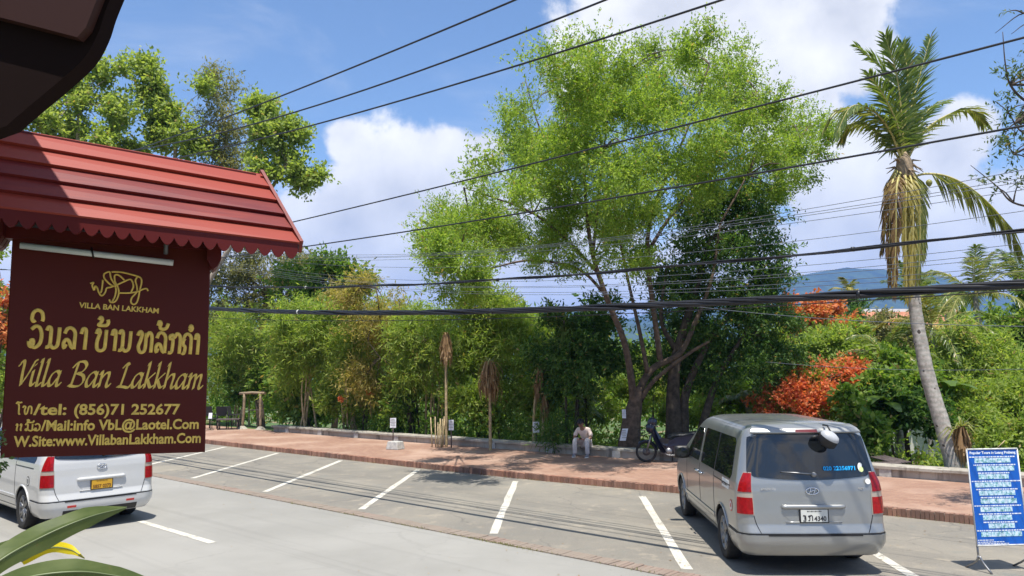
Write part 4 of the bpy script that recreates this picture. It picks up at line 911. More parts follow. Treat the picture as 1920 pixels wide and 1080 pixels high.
for r, (wd, nc) in enumerate(lay):
    z = zt - r * .1055
    mb = MB(); x = -.33 + .05 * (r % 3); xe = -x - .02 + .02 * (r % 2)      # the caption under each title is too small to read: word-like marks
    while x < xe:
        l = random.uniform(.012, .045); mb.add([tpt(x, z - .024, .003), tpt(x + l, z - .024, .003), tpt(x + l, z - .009, .003), tpt(x, z - .009, .003)], [(0, 1, 2, 3)]); x += l + .008
    part('caption_line', mb, 'print_white', pn)
    cw = wd / nc; xo = -.01 + .03 * math.sin(r * 1.7)
    for c in range(nc):
        mb = MB(); x = xo - wd / 2 + c * cw; h = .062
        key = round(cw, 3)
        if key not in pm_:
            q_ = MB(); q_.hexa([(0, 0, 0), (cw - .004, 0, 0), (cw - .004, .003, 0), (0, .003, 0), (0, 0, h), (cw - .004, 0, h), (cw - .004, .003, h), (0, .003, h)]); pm_[key] = q_.mesh('photo_print', 'photo_print')
        o = link('photo_print', pm_[key], pn, tpt(x, z - .094, .0035)); o.rotation_euler = (TILT, 0, 0)
for k, (z, l) in enumerate(((Z0 + .075, .22), (Z0 + .05, .36), (Z0 + .028, .42))):
    mb = MB(); x = -.335
    while x < -.335 + l:
        w_ = random.uniform(.012, .04); mb.add([tpt(x, z - .011, .003), tpt(x + w_, z - .011, .003), tpt(x + w_, z, .003), tpt(x, z, .003)], [(0, 1, 2, 3)]); x += w_ + .007
    part('caption_line', mb, 'print_white', pn)
for sg in (-1, 1):
    x = sg * (TW / 2 - .02); mb = MB(); mb.tube([tpt(x, Z0 + .02, -.03), tpt(x, .16, -.03)], .013, 6)
    y0 = tpt(x, .17)[1] + .03; mb.tube(smoothline([(x, y0 - .02, .20), (x + .02, y0 - .06, .12), (x + .06, y0 - .16, .004)], 3), .014, 6); mb.tube(smoothline([(x, y0, .20), (x - .015, y0 + .03, .12), (x - .04, y0 + .22, .004)], 3), .014, 6); part('leg', mb, 'dull_metal', tb)
# ================================================================ VEGETATION
def rand_unit(n):
    v = rng.normal(size=(n, 3)); return v / np.linalg.norm(v, axis=1)[:, None]
def leaf_quads(P, A, L, Wd, up=.5, fold=0.0):
    """rhombic leaves: base P, axis A (unit), length L, width Wd"""
    n = len(P); N = rng.normal(size=(n, 3)); N[:, 2] = np.abs(N[:, 2]) + up
    B = np.cross(A, N); B /= np.linalg.norm(B, axis=1)[:, None] + 1e-9
    L = L[:, None]; Wd = Wd[:, None]; m = P + A * L * .48
    V = np.stack([P, m + B * Wd * .5, P + A * L, m - B * Wd * .5], 1)
    return V.reshape(-1, 3)
def crown_pts(blobs, n_clump, n_spray, tight=.16, shell=.55):
    """spray roots and outward directions: clumps scattered through ellipsoids, with gaps between"""
    B = np.array([b[:6] for b in blobs], float); w = (B[:, 3] * B[:, 5]); w /= w.sum()
    bi = rng.choice(len(B), n_clump, p=w); d = rand_unit(n_clump)
    r = shell + (1 - shell) * rng.random(n_clump) ** .6; inner = rng.random(n_clump) < .25; r[inner] *= rng.random(inner.sum())
    wob = 1 + .16 * np.sin(5 * d[:, 0] + bi * 1.7) * np.cos(4 * d[:, 2] + bi)
    C = B[bi, :3] + d * B[bi, 3:6] * (r * wob)[:, None]
    ci = rng.integers(0, n_clump, n_spray); sz = np.minimum(B[bi[ci], 3], B[bi[ci], 5]) * tight
    P = C[ci] + rng.normal(size=(n_spray, 3)) * sz[:, None] * np.array([1, 1, .75])
    out = d[ci] * .8 + rand_unit(n_spray) * .9
    return P, out / np.linalg.norm(out, axis=1)[:, None], C
def spray_leaves(P, out, tw, nl, ll, lw, droop=0.0, up=.5, jit=.25):
    n = len(P); t = np.tile(np.linspace(.08, 1, nl), n); i = np.repeat(np.arange(n), nl)
    tl = tw * rng.uniform(.6, 1.25, n); D = out[i].copy(); D[:, 2] += .25
    pos = P[i] + D * (t * tl[i])[:, None]; pos[:, 2] -= droop * (t * tl[i]) ** 1.5
    pos += rng.normal(size=pos.shape) * tl[i][:, None] * jit * .3
    A = rng.normal(size=pos.shape) * .8 + out[i] * .7; A[:, 2] -= droop * .8; A /= np.linalg.norm(A, axis=1)[:, None]
    s = rng.uniform(.6, 1.3, len(pos)); return leaf_quads(pos, A, ll * s, lw * s, up)
def blob(px, py, rx, ry, Y, dy=None):
    c = at(px, py, Y); k = Y / FPX; return (c[0], Y, c[2], rx * k, (dy if dy else (rx + ry) * .5 * k * .9), ry * k)
def base_of(x, y): return (x, y, terrain_h(x, y))
def plant(name, label, cat, blobs, mat, nsp, tw=.5, nl=12, ll=.14, lw=.06, droop=.1, bark='bark', trunk_r=.12, clumps=None, base=None, limbs=None, group=None, tight=.16, shell=.55, up=.5, extra=None, stems=1, jit=.25):
    c0 = np.mean([b[:3] for b in blobs], axis=0) if base is None else None
    bx, by = (c0[0], c0[1]) if base is None else base
    b0 = base_of(bx, by); root = thing(name, label, cat, b0, 0, group)
    nc = clumps or max(10, nsp // 40)
    P, out, C = crown_pts(blobs, nc, nsp, tight, shell); lo = b0[2] + .05
    P[:, 2] = np.maximum(P[:, 2], lo + rng.random(len(P)) * .4)
    V = spray_leaves(P, out, tw, nl, ll, lw, droop, up, jit); 
    me = quads_mesh('crown', V - np.array(b0), mat); o = link('crown', me, root)
    if extra: extra(root, blobs, b0)
    mb = MB()
    if limbs:
        for pts, r0, r1 in limbs:
            pl = smoothline(pts, 5); mb.tube(pl, np.linspace(r0, r1, len(pl)), 8)
        ends = [np.array(l[0][-1]) for l in limbs] + [np.array(l[0][len(l[0]) // 2]) for l in limbs]
    else:
        for k in range(stems):
            top = C[rng.integers(len(C))] * .35 + c0_or(blobs) * .65; st_ = np.array([bx + (rng.normal(0, .25) if stems > 1 else 0), by + (rng.normal(0, .2) if stems > 1 else 0), b0[2] - .15])
            mid = (st_ + top) / 2 + rng.normal(0, .12, 3) * np.linalg.norm(top - st_) * .3
            pl = smoothline([st_, mid, top], 5); mb.tube(pl, np.linspace(trunk_r, trunk_r * .4, len(pl)), 8)
            ends = [mid, top]
        ends = [(st_ + top) / 2 * .4 + top * .6, mid, top]
    for c in C[rng.permutation(len(C))[:min(len(C), 46)]]:
        e = min(ends, key=lambda q: np.linalg.norm(q - c)); m_ = (e + c) / 2 + np.array([0, 0, .12 * np.linalg.norm(c - e)]); pl = smoothline([e, m_, c], 3)
        r = min(trunk_r * .3, .034, .012 + .012 * np.linalg.norm(c - e)); mb.tube(pl, np.linspace(r, .006, len(pl)), 5, False)
    part('trunk', mb, bark, root, True)
    return root
def c0_or(blobs): return np.mean([b[:3] for b in blobs], axis=0)

# ---- the big feathery tree by the wall
TY = 23.4
L = lambda pts, r0, r1, dy=0.0: ([at(px, py, TY + dy * i / max(1, len(pts) - 1)) for i, (px, py) in enumerate(pts)], r0 * .62, r1 * .7)
limbs = [L([(1178, 862), (1183, 800), (1191, 755), (1196, 725)], .60, .20), L([(1189, 775), (1184, 715), (1170, 640), (1140, 565), (1112, 480), (1100, 400), (1092, 300), (1060, 190)], .20, .03, -1.0),
         L([(1191, 775), (1200, 730), (1225, 690), (1275, 662), (1305, 600), (1335, 520), (1350, 420)], .22, .05, .8), L([(1200, 752), (1228, 712), (1290, 664), (1330, 640)], .13, .05, -.6),
         L([(1214, 698), (1200, 625), (1182, 545), (1166, 470), (1150, 380)], .12, .03, .8), L([(1238, 675), (1228, 600), (1214, 480), (1222, 400), (1250, 330), (1290, 240), (1330, 120)], .15, .03, -.4),
         L([(1135, 552), (1085, 505), (1000, 488), (925, 502), (860, 520)], .09, .02, -1.2), L([(1120, 510), (1062, 450), (1000, 400), (930, 372), (870, 352)], .10, .02, -1.0),
         L([(1102, 400), (1060, 325), (1012, 240), (985, 150)], .08, .02, .5), L([(1112, 470), (1122, 380), (1132, 280), (1150, 160)], .09, .02, -.8), L([(1216, 470), (1262, 400), (1340, 325), (1430, 270), (1500, 260)], .10, .02, .6),
         L([(1092, 430), (1075, 400), (1090, 250), (1120, 120)], .07, .02, 1.0), L([(1350, 420), (1400, 330), (1450, 220)], .06, .02, .5)]
B = [(840, 470, 75, 60, 22.6), (870, 400, 70, 55, 22.8), (930, 340, 75, 55, 23), (930, 440, 80, 45, 23.4), (1010, 400, 70, 60, 24), (800, 455, 40, 50, 22.4), (960, 250, 50, 50, 23), (1030, 300, 90, 85, 22.6), (1045, 180, 75, 75, 23), (1055, 95, 40, 45, 23.4), (1120, 130, 60, 60, 23.5),
     (1110, 230, 90, 80, 22.4), (1180, 190, 80, 70, 24), (1190, 300, 95, 85, 22.2), (1150, 390, 80, 60, 23), (1250, 370, 80, 65, 22.4), (1270, 230, 85, 80, 22.8), (1330, 130, 75, 70, 23.6), (1320, 80, 35, 35, 24), (1400, 150, 70, 65, 24), (1350, 270, 80, 80, 23), (1440, 210, 60, 60, 24), (1500, 230, 45, 50, 24), (1470, 290, 60, 45, 24), (1530, 280, 38, 38, 24), (1430, 340, 45, 35, 24), (860, 520, 60, 35, 23), (1000, 450, 65, 45, 24), (1060, 500, 50, 35, 23), (1160, 470, 60, 45, 24), (820, 430, 60, 55, 25), (900, 470, 80, 45, 25)]
BO = [-2.6, .6, -4.2, 1.6, -1.2, -3.4, 2.4, 0]
B = [(1180 + (b[0] - 1180) * .97, 300 + (b[1] - 300) * .93 + 12, b[2] * .88, b[3] * .88, b[4] + BO[i % 8]) for i, b in enumerate(B)] + [(1235, 190, 50, 55, 24), (1220, 130, 35, 35, 25)]
plant('feathery_tree', 'tall spreading feathery light green tree with several leaning trunks above the man on the wall', 'tree', [blob(*b, b[2] * .034) for b in B], 'leaf_big', 10500, .62, 26, .100, .038, .12, 'bark', .35, 330, tuple(at(1180, 862, TY)[:2]), limbs, tight=.27, shell=.30, up=.8)
DY = 24.6
D_ = lambda pts, r0, r1: ([at(px, py, DY) for px, py in pts], r0, r1)
B = [(1330, 420, 80, 60, 25), (1400, 420, 80, 60, 25.5), (1420, 500, 70, 60, 25), (1330, 510, 90, 70, 24.6), (1260, 500, 60, 70, 25), (1290, 600, 90, 70, 25.2), (1390, 590, 90, 60, 24.6), (1430, 560, 60, 50, 25), (1240, 660, 70, 50, 26), (1350, 680, 100, 50, 25), (1430, 670, 60, 50, 25.4), (1370, 350, 60, 40, 25.4), (1460, 620, 40, 40, 25)]
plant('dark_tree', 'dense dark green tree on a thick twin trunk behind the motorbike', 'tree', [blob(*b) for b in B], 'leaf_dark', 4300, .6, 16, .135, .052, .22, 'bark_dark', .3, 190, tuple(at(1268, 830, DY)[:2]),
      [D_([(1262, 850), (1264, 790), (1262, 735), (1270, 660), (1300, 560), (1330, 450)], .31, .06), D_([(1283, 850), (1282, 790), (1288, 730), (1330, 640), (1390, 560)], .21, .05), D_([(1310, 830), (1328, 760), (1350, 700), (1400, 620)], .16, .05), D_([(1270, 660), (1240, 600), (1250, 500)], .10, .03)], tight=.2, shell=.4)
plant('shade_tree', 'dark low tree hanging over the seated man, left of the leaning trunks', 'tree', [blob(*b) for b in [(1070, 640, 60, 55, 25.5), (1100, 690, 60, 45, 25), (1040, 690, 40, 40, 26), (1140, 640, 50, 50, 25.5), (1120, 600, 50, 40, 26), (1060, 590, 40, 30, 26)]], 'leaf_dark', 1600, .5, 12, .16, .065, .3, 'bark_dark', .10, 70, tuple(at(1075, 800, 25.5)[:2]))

# ---- trees and tall bushes: (name, label, category, blobs, material, sprays, twig, leaves per twig, leaf length, leaf width, droop, kwargs)
VEG = [
 ('tall_tree', 'bright green tall tree above the left end of the red sign roof', 'tree', [(70, 215, 50, 40, 37), (120, 190, 45, 50, 38), (150, 160, 35, 35, 38), (160, 240, 60, 45, 38), (215, 170, 30, 45, 39), (215, 230, 45, 50, 38), (100, 260, 60, 30, 37)], 'leaf_pale', 1150, .9, 16, .22, .12, .15, dict(shell=.2, tight=.20, bark='bark_pale', trunk_r=.22)),
 ('tall_tree', 'tallest of the light green trees over the middle of the red sign roof', 'tree', [(275, 150, 28, 38, 40), (305, 150, 26, 32, 40), (290, 210, 42, 40, 40), (270, 265, 55, 35, 40), (335, 250, 45, 45, 40), (355, 185, 28, 32, 41), (385, 200, 28, 45, 41)], 'leaf_pale', 1000, .9, 16, .22, .12, .15, dict(shell=.2, tight=.20, bark='bark_pale', trunk_r=.22)),
 ('twiggy_tree', 'grey green thin-leaved tree with pale twigs behind the power lines over the sign roof', 'tree', [(425, 200, 35, 50, 42), (420, 260, 45, 50, 42), (400, 300, 40, 40, 42), (440, 310, 40, 35, 42), (400, 170, 26, 20, 42)], 'leaf_olive', 1000, 1.0, 10, .24, .07, .1, dict(tight=.25, bark='bark_pale', trunk_r=.2, base=(-18.4, 42))),
 ('tall_tree', 'loose light green tree whose low branch reaches out right of the sign roof', 'tree', [(475, 190, 24, 28, 37), (505, 220, 35, 38, 37), (480, 270, 40, 40, 37), (540, 270, 30, 30, 37), (510, 330, 45, 30, 37), (560, 320, 36, 22, 37), (605, 345, 36, 20, 37), (570, 365, 30, 14, 37), (525, 395, 18, 16, 37)], 'leaf_pale', 900, .85, 16, .22, .12, .2, dict(shell=.2, tight=.20, bark='bark_pale', trunk_r=.2, base=(-17.6, 37.5))),
 ('olive_tree', 'brownish olive tree seen just under the right end of the sign roof', 'tree', [(440, 560, 45, 40, 44), (500, 520, 55, 40, 44), (570, 510, 45, 30, 44), (440, 510, 40, 40, 44), (590, 490, 30, 22, 44), (520, 570, 45, 35, 44), (410, 600, 40, 30, 44)], 'leaf_olive', 1700, .9, 12, .22, .08, .1, dict(tight=.3, trunk_r=.25)),
 ('green_tree', 'fresh green tree in front of the brownish olive tree, below the thin cable', 'tree', [(560, 555, 50, 40, 40), (620, 530, 45, 30, 40), (650, 550, 35, 25, 40), (660, 520, 25, 18, 40), (600, 575, 60, 30, 40), (680, 530, 18, 16, 40)], 'leaf_broad', 1250, .8, 11, .26, .13, .1, dict(tight=.26, trunk_r=.18)),
 ('flame_tree', 'orange flowering tree glimpsed left of the sign board', 'tree', [(-5, 575, 22, 20, 30), (6, 610, 16, 16, 30)], 'flower_orange', 130, .6, 10, .2, .12, .2, dict(trunk_r=.15)),
 ('bush', 'light green bush left of the sign board below the orange flowers', 'bush', [(5, 690, 40, 60, 30.5), (-10, 600, 40, 60, 31), (10, 510, 30, 40, 32)], 'leaf_light', 800, .6, 10, .2, .1, .2, {}),
 ('bamboo_clump', 'soft light green bamboo clump beside the right edge of the sign board', 'bamboo', [(425, 650, 50, 55, 40), (470, 630, 50, 45, 40), (420, 700, 40, 35, 41), (500, 670, 50, 40, 40)], 'leaf_feather', 1600, .8, 13, .25, .045, .45, dict(stems=5, trunk_r=.05, bark='cane', tight=.24)),
 ('bamboo_clump', 'soft green bamboo clump with a pale leaning pole under the thick cable bundle', 'bamboo', [(560, 630, 55, 50, 34), (610, 650, 55, 50, 34), (570, 690, 50, 40, 34), (540, 600, 40, 25, 34)], 'leaf_feather', 1600, .8, 13, .25, .045, .45, dict(stems=5, trunk_r=.05, bark='cane', tight=.24)),
 ('bamboo_clump', 'tall yellow green bamboo clump just left of the reddish dry tree', 'bamboo', [(640, 600, 45, 40, 33), (670, 650, 45, 55, 33), (640, 700, 50, 40, 33), (690, 600, 40, 35, 33)], 'leaf_feather', 1500, .8, 13, .25, .045, .45, dict(stems=5, trunk_r=.05, bark='cane', tight=.24)),
 ('dry_tree', 'yellow brown half dry tree with a dark forked branch above the white concrete block', 'tree', [(710, 600, 40, 40, 31), (740, 640, 50, 50, 31), (690, 570, 45, 30, 31), (720, 700, 45, 35, 31), (670, 545, 35, 16, 31)], 'leaf_dryish', 950, .9, 12, .2, .045, .3, dict(trunk_r=.09, tight=.34, bark='bark_dark', base=tuple(at(770, 800, 30.5)[:2]), limbs=[([at(770, 815, 30.5), at(764, 740, 30.5), at(748, 690, 30.5), at(722, 640, 30.4), at(712, 590, 30.4), at(706, 540, 30.4)], .09, .015), ([at(748, 690, 30.5), at(715, 672, 30.2), at(690, 640, 30.2)], .035, .01), ([at(722, 640, 30.4), at(745, 600, 30.3), at(750, 560, 30.3)], .03, .008)])),
 ('bamboo_clump', 'pale green bamboo clump right behind the tallest dry hanging plant', 'bamboo', [(790, 640, 50, 50, 30), (850, 620, 50, 40, 30), (800, 690, 45, 40, 30), (840, 690, 45, 40, 30), (780, 610, 40, 30, 30)], 'leaf_feather', 1650, .75, 13, .23, .042, .45, dict(stems=5, trunk_r=.05, bark='cane', tight=.24)),
 ('bamboo_clump', 'feathery green bamboo clump rising behind the fat dry hanging plant', 'bamboo', [(900, 600, 50, 45, 29.5), (940, 640, 45, 55, 29.5), (900, 670, 45, 45, 29.5), (960, 590, 40, 35, 29.5), (890, 560, 35, 30, 29.5), (920, 545, 40, 30, 29.5)], 'leaf_feather', 1700, .75, 13, .23, .042, .45, dict(stems=5, trunk_r=.05, bark='cane', tight=.24)),
 ('bamboo_clump', 'yellowish bamboo clump between the fat dry plant and the shade tree', 'bamboo', [(985, 650, 35, 50, 29), (1000, 610, 30, 35, 29), (975, 710, 35, 40, 29)], 'leaf_feather', 900, .7, 13, .22, .042, .45, dict(stems=4, trunk_r=.05, bark='cane', tight=.24)),
 ('leafy_bush', 'broad-leaved bright bush above the wooden gate frame', 'bush', [(440, 715, 40, 24, 40), (500, 715, 40, 30, 40), (530, 710, 40, 35, 38), (480, 695, 45, 25, 40)], 'leaf_broad', 800, .6, 10, .26, .13, .3, dict(stems=2)),
 ('leafy_bush', 'dark broad-leaved bush at the left end of the low wall', 'bush', [(555, 755, 34, 35, 36.5), (590, 748, 45, 40, 36), (615, 765, 40, 28, 35)], 'leaf_broad', 620, .7, 10, .24, .12, .35, dict(stems=2, bark='bark_dark')),
 ('leafy_bush', 'shaded leafy bush with a few red flowers left of the first paper notice', 'bush', [(660, 762, 45, 36, 32.8), (700, 757, 40, 38, 32.4), (690, 720, 40, 30, 32.8)], 'leaf_light', 620, .6, 10, .22, .08, .35, dict(stems=2, bark='bark_dark')),
 ('leafy_bush', 'dark leafy bush between the first paper notice and the tallest dry plant', 'bush', [(770, 768, 40, 33, 30.6), (800, 740, 35, 35, 30.8), (760, 725, 35, 30, 31.2)], 'leaf_broad', 520, .6, 10, .2, .09, .35, dict(stems=2, bark='bark_dark')),
 ('leafy_bush', 'green leafy bush below the fat dry hanging plant', 'bush', [(880, 768, 35, 36, 28.6), (940, 758, 40, 43, 28.4), (870, 720, 35, 40, 29), (960, 720, 30, 40, 29)], 'leaf_light', 700, .6, 11, .18, .07, .35, dict(stems=2, bark='bark_dark')),
 ('low_bush', 'sunlit low bush behind the seated man', 'bush', [(1050, 775, 45, 30, 26.6), (1110, 760, 40, 30, 28), (1020, 750, 35, 35, 28), (1150, 750, 40, 35, 30)], 'leaf_light', 1050, .45, 10, .15, .07, .2, dict(stems=2)),
 ('spiky_plant', 'small dark spiky plant on the wall edge left of the seated man', 'plant', [(1040, 805, 20, 26, 24.3)], 'leaf_dark', 110, .5, 8, .30, .03, .2, dict(stems=1, trunk_r=.03)),
 ('low_bush', 'sunlit green bush behind the front of the motorbike', 'bush', [(1225, 740, 45, 35, 29), (1215, 790, 25, 25, 27), (1250, 700, 40, 30, 30)], 'leaf_light', 750, .5, 10, .17, .07, .2, dict(stems=2)),
 ('low_bush', 'yellow green bush between the thick twin trunk and the silver van', 'bush', [(1345, 755, 40, 40, 28), (1390, 750, 40, 35, 28), (1330, 800, 30, 30, 26.5)], 'leaf_light', 800, .5, 10, .17, .06, .2, dict(stems=2)),
 ('flame_tree', 'flame tree covered in red orange flowers above the roof of the silver van', 'tree', [(1475, 735, 40, 30, 25), (1530, 718, 50, 28, 25), (1598, 710, 50, 28, 25.4), (1636, 728, 34, 26, 25), (1440, 755, 25, 20, 25), (1540, 750, 50, 25, 24.6), (1480, 755, 40, 22, 24.6), (1590, 750, 35, 22, 25)], 'flower_red', 1250, .34, 10, .11, .07, .12, dict(trunk_r=.14, tight=.26, clumps=110, mixleaf=('leaf_light', 1300))),
 ('flame_tree', 'far flame tree with paler orange flowers below the blue hill', 'tree', [(1500, 600, 35, 22, 40), (1540, 595, 40, 20, 40), (1570, 605, 25, 18, 40), (1480, 590, 22, 20, 40)], 'flower_orange', 520, .7, 11, .2, .13, .1, dict(trunk_r=.15, tight=.2, mixleaf=('leaf_light', 300))),
 ('leafy_tree', 'yellow green leafy tree between the two flame trees', 'tree', [(1540, 650, 50, 32, 33), (1500, 660, 40, 35, 33), (1590, 645, 40, 30, 34), (1560, 625, 40, 20, 36)], 'leaf_light', 1300, .6, 11, .2, .085, .2, dict(trunk_r=.13)),
 ('leafy_tree', 'olive leafy tree in front of the orange roofed house', 'tree', [(1650, 625, 45, 22, 42), (1690, 640, 45, 25, 42), (1620, 640, 40, 25, 42)], 'leaf_olive', 850, .7, 11, .22, .1, .2, dict(trunk_r=.15)),
 ('clipped_tree', 'dark rounded tree on a slim trunk left of the orange roofed house', 'tree', [(1608, 580, 16, 12, 55), (1603, 612, 26, 18, 54), (1600, 640, 34, 20, 53)], 'leaf_dark', 620, .7, 11, .25, .12, .05, dict(trunk_r=.15, tight=.2)),
 ('climber_tree', 'tree draped in glossy dark climbing leaves just left of the leaning palm trunk', 'tree', [(1700, 700, 40, 38, 24), (1680, 740, 45, 35, 23.5), (1715, 750, 30, 40, 23.5), (1690, 670, 35, 25, 25)], 'leaf_broad', 1150, .5, 10, .2, .1, .35, dict(trunk_r=.1)),
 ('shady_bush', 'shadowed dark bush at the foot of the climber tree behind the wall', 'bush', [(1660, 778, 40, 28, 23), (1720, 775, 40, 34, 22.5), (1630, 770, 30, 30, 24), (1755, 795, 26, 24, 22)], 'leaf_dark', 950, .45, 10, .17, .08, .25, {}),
 ('leafy_bush', 'green bush with broad leaves right above the right shoulder of the silver van', 'bush', [(1612, 812, 30, 22, 21.5), (1630, 790, 26, 22, 22), (1610, 770, 28, 30, 22.5)], 'leaf_broad', 520, .4, 9, .2, .11, .25, {}),
 ('bamboo_thicket', 'bright yellow green feathery thicket right of the leaning palm trunk', 'bamboo', [(1820, 650, 50, 40, 28), (1790, 690, 40, 40, 28), (1860, 690, 55, 45, 27.5), (1900, 730, 55, 45, 27), (1830, 620, 40, 25, 29)], 'leaf_feather', 2000, .7, 13, .2, .048, .35, dict(stems=4, trunk_r=.05, tight=.24)),
 ('feathery_bush', 'large soft green bush behind the top of the blue tour board', 'bush', [(1850, 760, 50, 40, 23), (1900, 790, 50, 45, 22.5), (1830, 800, 35, 32, 22), (1870, 830, 60, 30, 21.5), (1950, 760, 50, 60, 23)], 'leaf_light', 2000, .55, 13, .15, .05, .25, dict(stems=3)),
 ('green_tree', 'bluish green dense tree at the right edge under the pale palm', 'tree', [(1900, 620, 50, 40, 36), (1950, 600, 60, 50, 36), (1880, 660, 45, 35, 35), (1930, 560, 40, 30, 37)], 'leaf_broad', 1300, .7, 11, .22, .1, .2, dict(trunk_r=.16)),
]
def build_veg(v):
    nm, lb, ct, bl, mat, ns, tw, nl, ll, lw, dr, kw = v; kw = dict(kw); ml = kw.pop('mixleaf', None)
    bl = [blob(*b) for b in bl]; ex = None
    if ml:
        def ex(root, blobs, b0, ml=ml):
            P, out, C = crown_pts([(b[0], b[1] + .3, b[2] - .45 * b[5], b[3] * .95, b[4], b[5] * .8) for b in blobs], 60, ml[1], .25, .2)
            link('leaves', quads_mesh('leaves', spray_leaves(P, out, .5, 12, .16, .045, .2) - np.array(b0), ml[0]), root)
    kw.setdefault('trunk_r', .06); plant(nm, lb, ct, bl, mat, ns, tw, nl, ll, lw, dr, extra=ex, **kw)
for v in VEG: build_veg(v)
# a few red flowers low in the shaded bush
for (px, py, r, Y, lb) in ((694, 738, 6, 31.2, 'small red flower cluster in the shaded bush, above the first paper notice'), (640, 748, 4, 31.6, 'tiny red flower cluster low in the bush left of the bigger red cluster')):
    P, out, C = crown_pts([blob(px, py, r, r * .8, Y)], 8, 22, .3, .2); c = at(px, py, Y); root = thing('flower_cluster', lb, 'flowers', tuple(c), 0, 'red flower clusters in the bush')
    link('petals', quads_mesh('petals', spray_leaves(P, out, .09, 7, .08, .06, .1) - c, 'flower_red'), root); mb = MB(); mb.tube([c, c + np.array([0, .3, -1.0])], .012, 5); part('stem', mb, 'cane', root, True)

# ---- far wooded banks: one mass each, nobody could count them
def bank(nm, spec, mat, n, ll, lw):
    P = []
    for (px0, px1, py0, py1, Y0, Y1, k) in spec:
        px = rng.uniform(px0, px1, k); Y = rng.uniform(Y0, Y1, k); f = rng.random(k)
        top = py0 + 14 * np.sin(px * .031 + Y0) + 9 * np.sin(px * .083)
        for a, b, c in zip(px, top + (py1 - top) * f, Y): P.append(at(a, b, c))
    P = np.array(P); out = rand_unit(len(P)); out[:, 2] = np.abs(out[:, 2])
    o = link(nm, quads_mesh(nm, spray_leaves(P, out, ll * 3, 12, ll, lw, .1), mat)); o['kind'] = 'stuff'; return o
bank('far_woods', [(-150, 420, 560, 800, 48, 60, 900), (400, 1120, 600, 800, 44, 70, 2600), (1000, 1500, 640, 800, 40, 60, 1300)], 'leaf_broad', 0, .42, .2)
bank('far_woods', [(700, 1120, 610, 700, 90, 140, 900), (1480, 2150, 640, 760, 50, 75, 1700), (1400, 2150, 610, 690, 100, 150, 1400)], 'leaf_light', 0, .60, .3)
# undergrowth right behind the wall
def under(nm, mat, n, s0, s1, d0, d1, h, ll, lw, gaps):
    s = rng.uniform(s0, s1, n); d = rng.uniform(d0, d1, n); P = []
    for a, b in zip(s, d):
        if any(g0 < a < g1 and b < gd for g0, g1, gd in gaps): continue
        x, y, _ = RW(a, wall_t(a) + b); P.append((x, y, terrain_h(x, y) + h * rng.random() ** 1.6))
    P = np.array(P); out = rand_unit(len(P)); out[:, 2] = np.abs(out[:, 2]) + .3
    o = link(nm, quads_mesh(nm, spray_leaves(P, out, ll * 2.2, 8, ll, lw, .1), mat)); o['kind'] = 'stuff'
under('undergrowth', 'leaf_broad', 1900, -14, -1, .9, 9, .9, .17, .08, [(-14, -11, 3)])
under('undergrowth', 'leaf_light', 2400, -2, 24, 1.6, 10, .6, .15, .07, [(3.6, 6.5, 9)])
# grass
n = 22000; s = rng.uniform(-15, 20, n); d = rng.gamma(1.6, 1.1, n) + .62; P = []
for a, b in zip(s, d):
    x, y, _ = RW(a, wall_t(a) + b)
    if b < 11: P.append((x, y, terrain_h(x, y) - .02))
P = np.array(P); A = rng.normal(size=P.shape) * .35; A[:, 2] = 1; A /= np.linalg.norm(A, axis=1)[:, None]
o = link('grass', quads_mesh('grass', leaf_quads(P, A, rng.uniform(.10, .36, len(P)), rng.uniform(.012, .028, len(P)), 0), 'grass_blade')); o['kind'] = 'stuff'
# tufts in the crack along the brick strip and at the kerb foot
P = []
for s0, k, sp_ in ((3.9, 60, .35), (5.6, 70, .3), (7.5, 160, .5), (8.1, 130, .35), (2.2, 40, .4), (-1, 40, .8), (11, 60, .8)):
    for _ in range(k): x, y, _z = RW(s0 + rng.normal(0, sp_), -.475 + rng.normal(0, .018)); P.append((x, y, 0))
for _ in range(500): a = rng.uniform(-12, 14); x, y, _z = RW(a, kerb_t(a) - .01 - abs(rng.normal(0, .015))); P.append((x, y, .003))
P = np.array(P); A = rng.normal(size=P.shape) * .6; A[:, 2] = .8; A /= np.linalg.norm(A, axis=1)[:, None]
o = link('weeds', quads_mesh('weeds', leaf_quads(P, A, rng.uniform(.02, .06, len(P)), rng.uniform(.006, .014, len(P)), 0), 'leaf_olive')); o['kind'] = 'stuff'
P = []
for _ in range(700): a = rng.uniform(-10, 16); b = -5 + rng.uniform(0, 1) ** .6 * 13.8; x, y, _z = RW(a, b); P.append((x, y, (PZ if b > kerb_t(a) + .12 else .008) + .004))
P = np.array(P); A = rng.normal(size=P.shape); A[:, 2] = .08; A /= np.linalg.norm(A, axis=1)[:, None]
o = link('leaf_litter', quads_mesh('leaf_litter', leaf_quads(P, A, rng.uniform(.02, .06, len(P)), rng.uniform(.012, .03, len(P)), 6), 'leaf_brown')); o['kind'] = 'stuff'

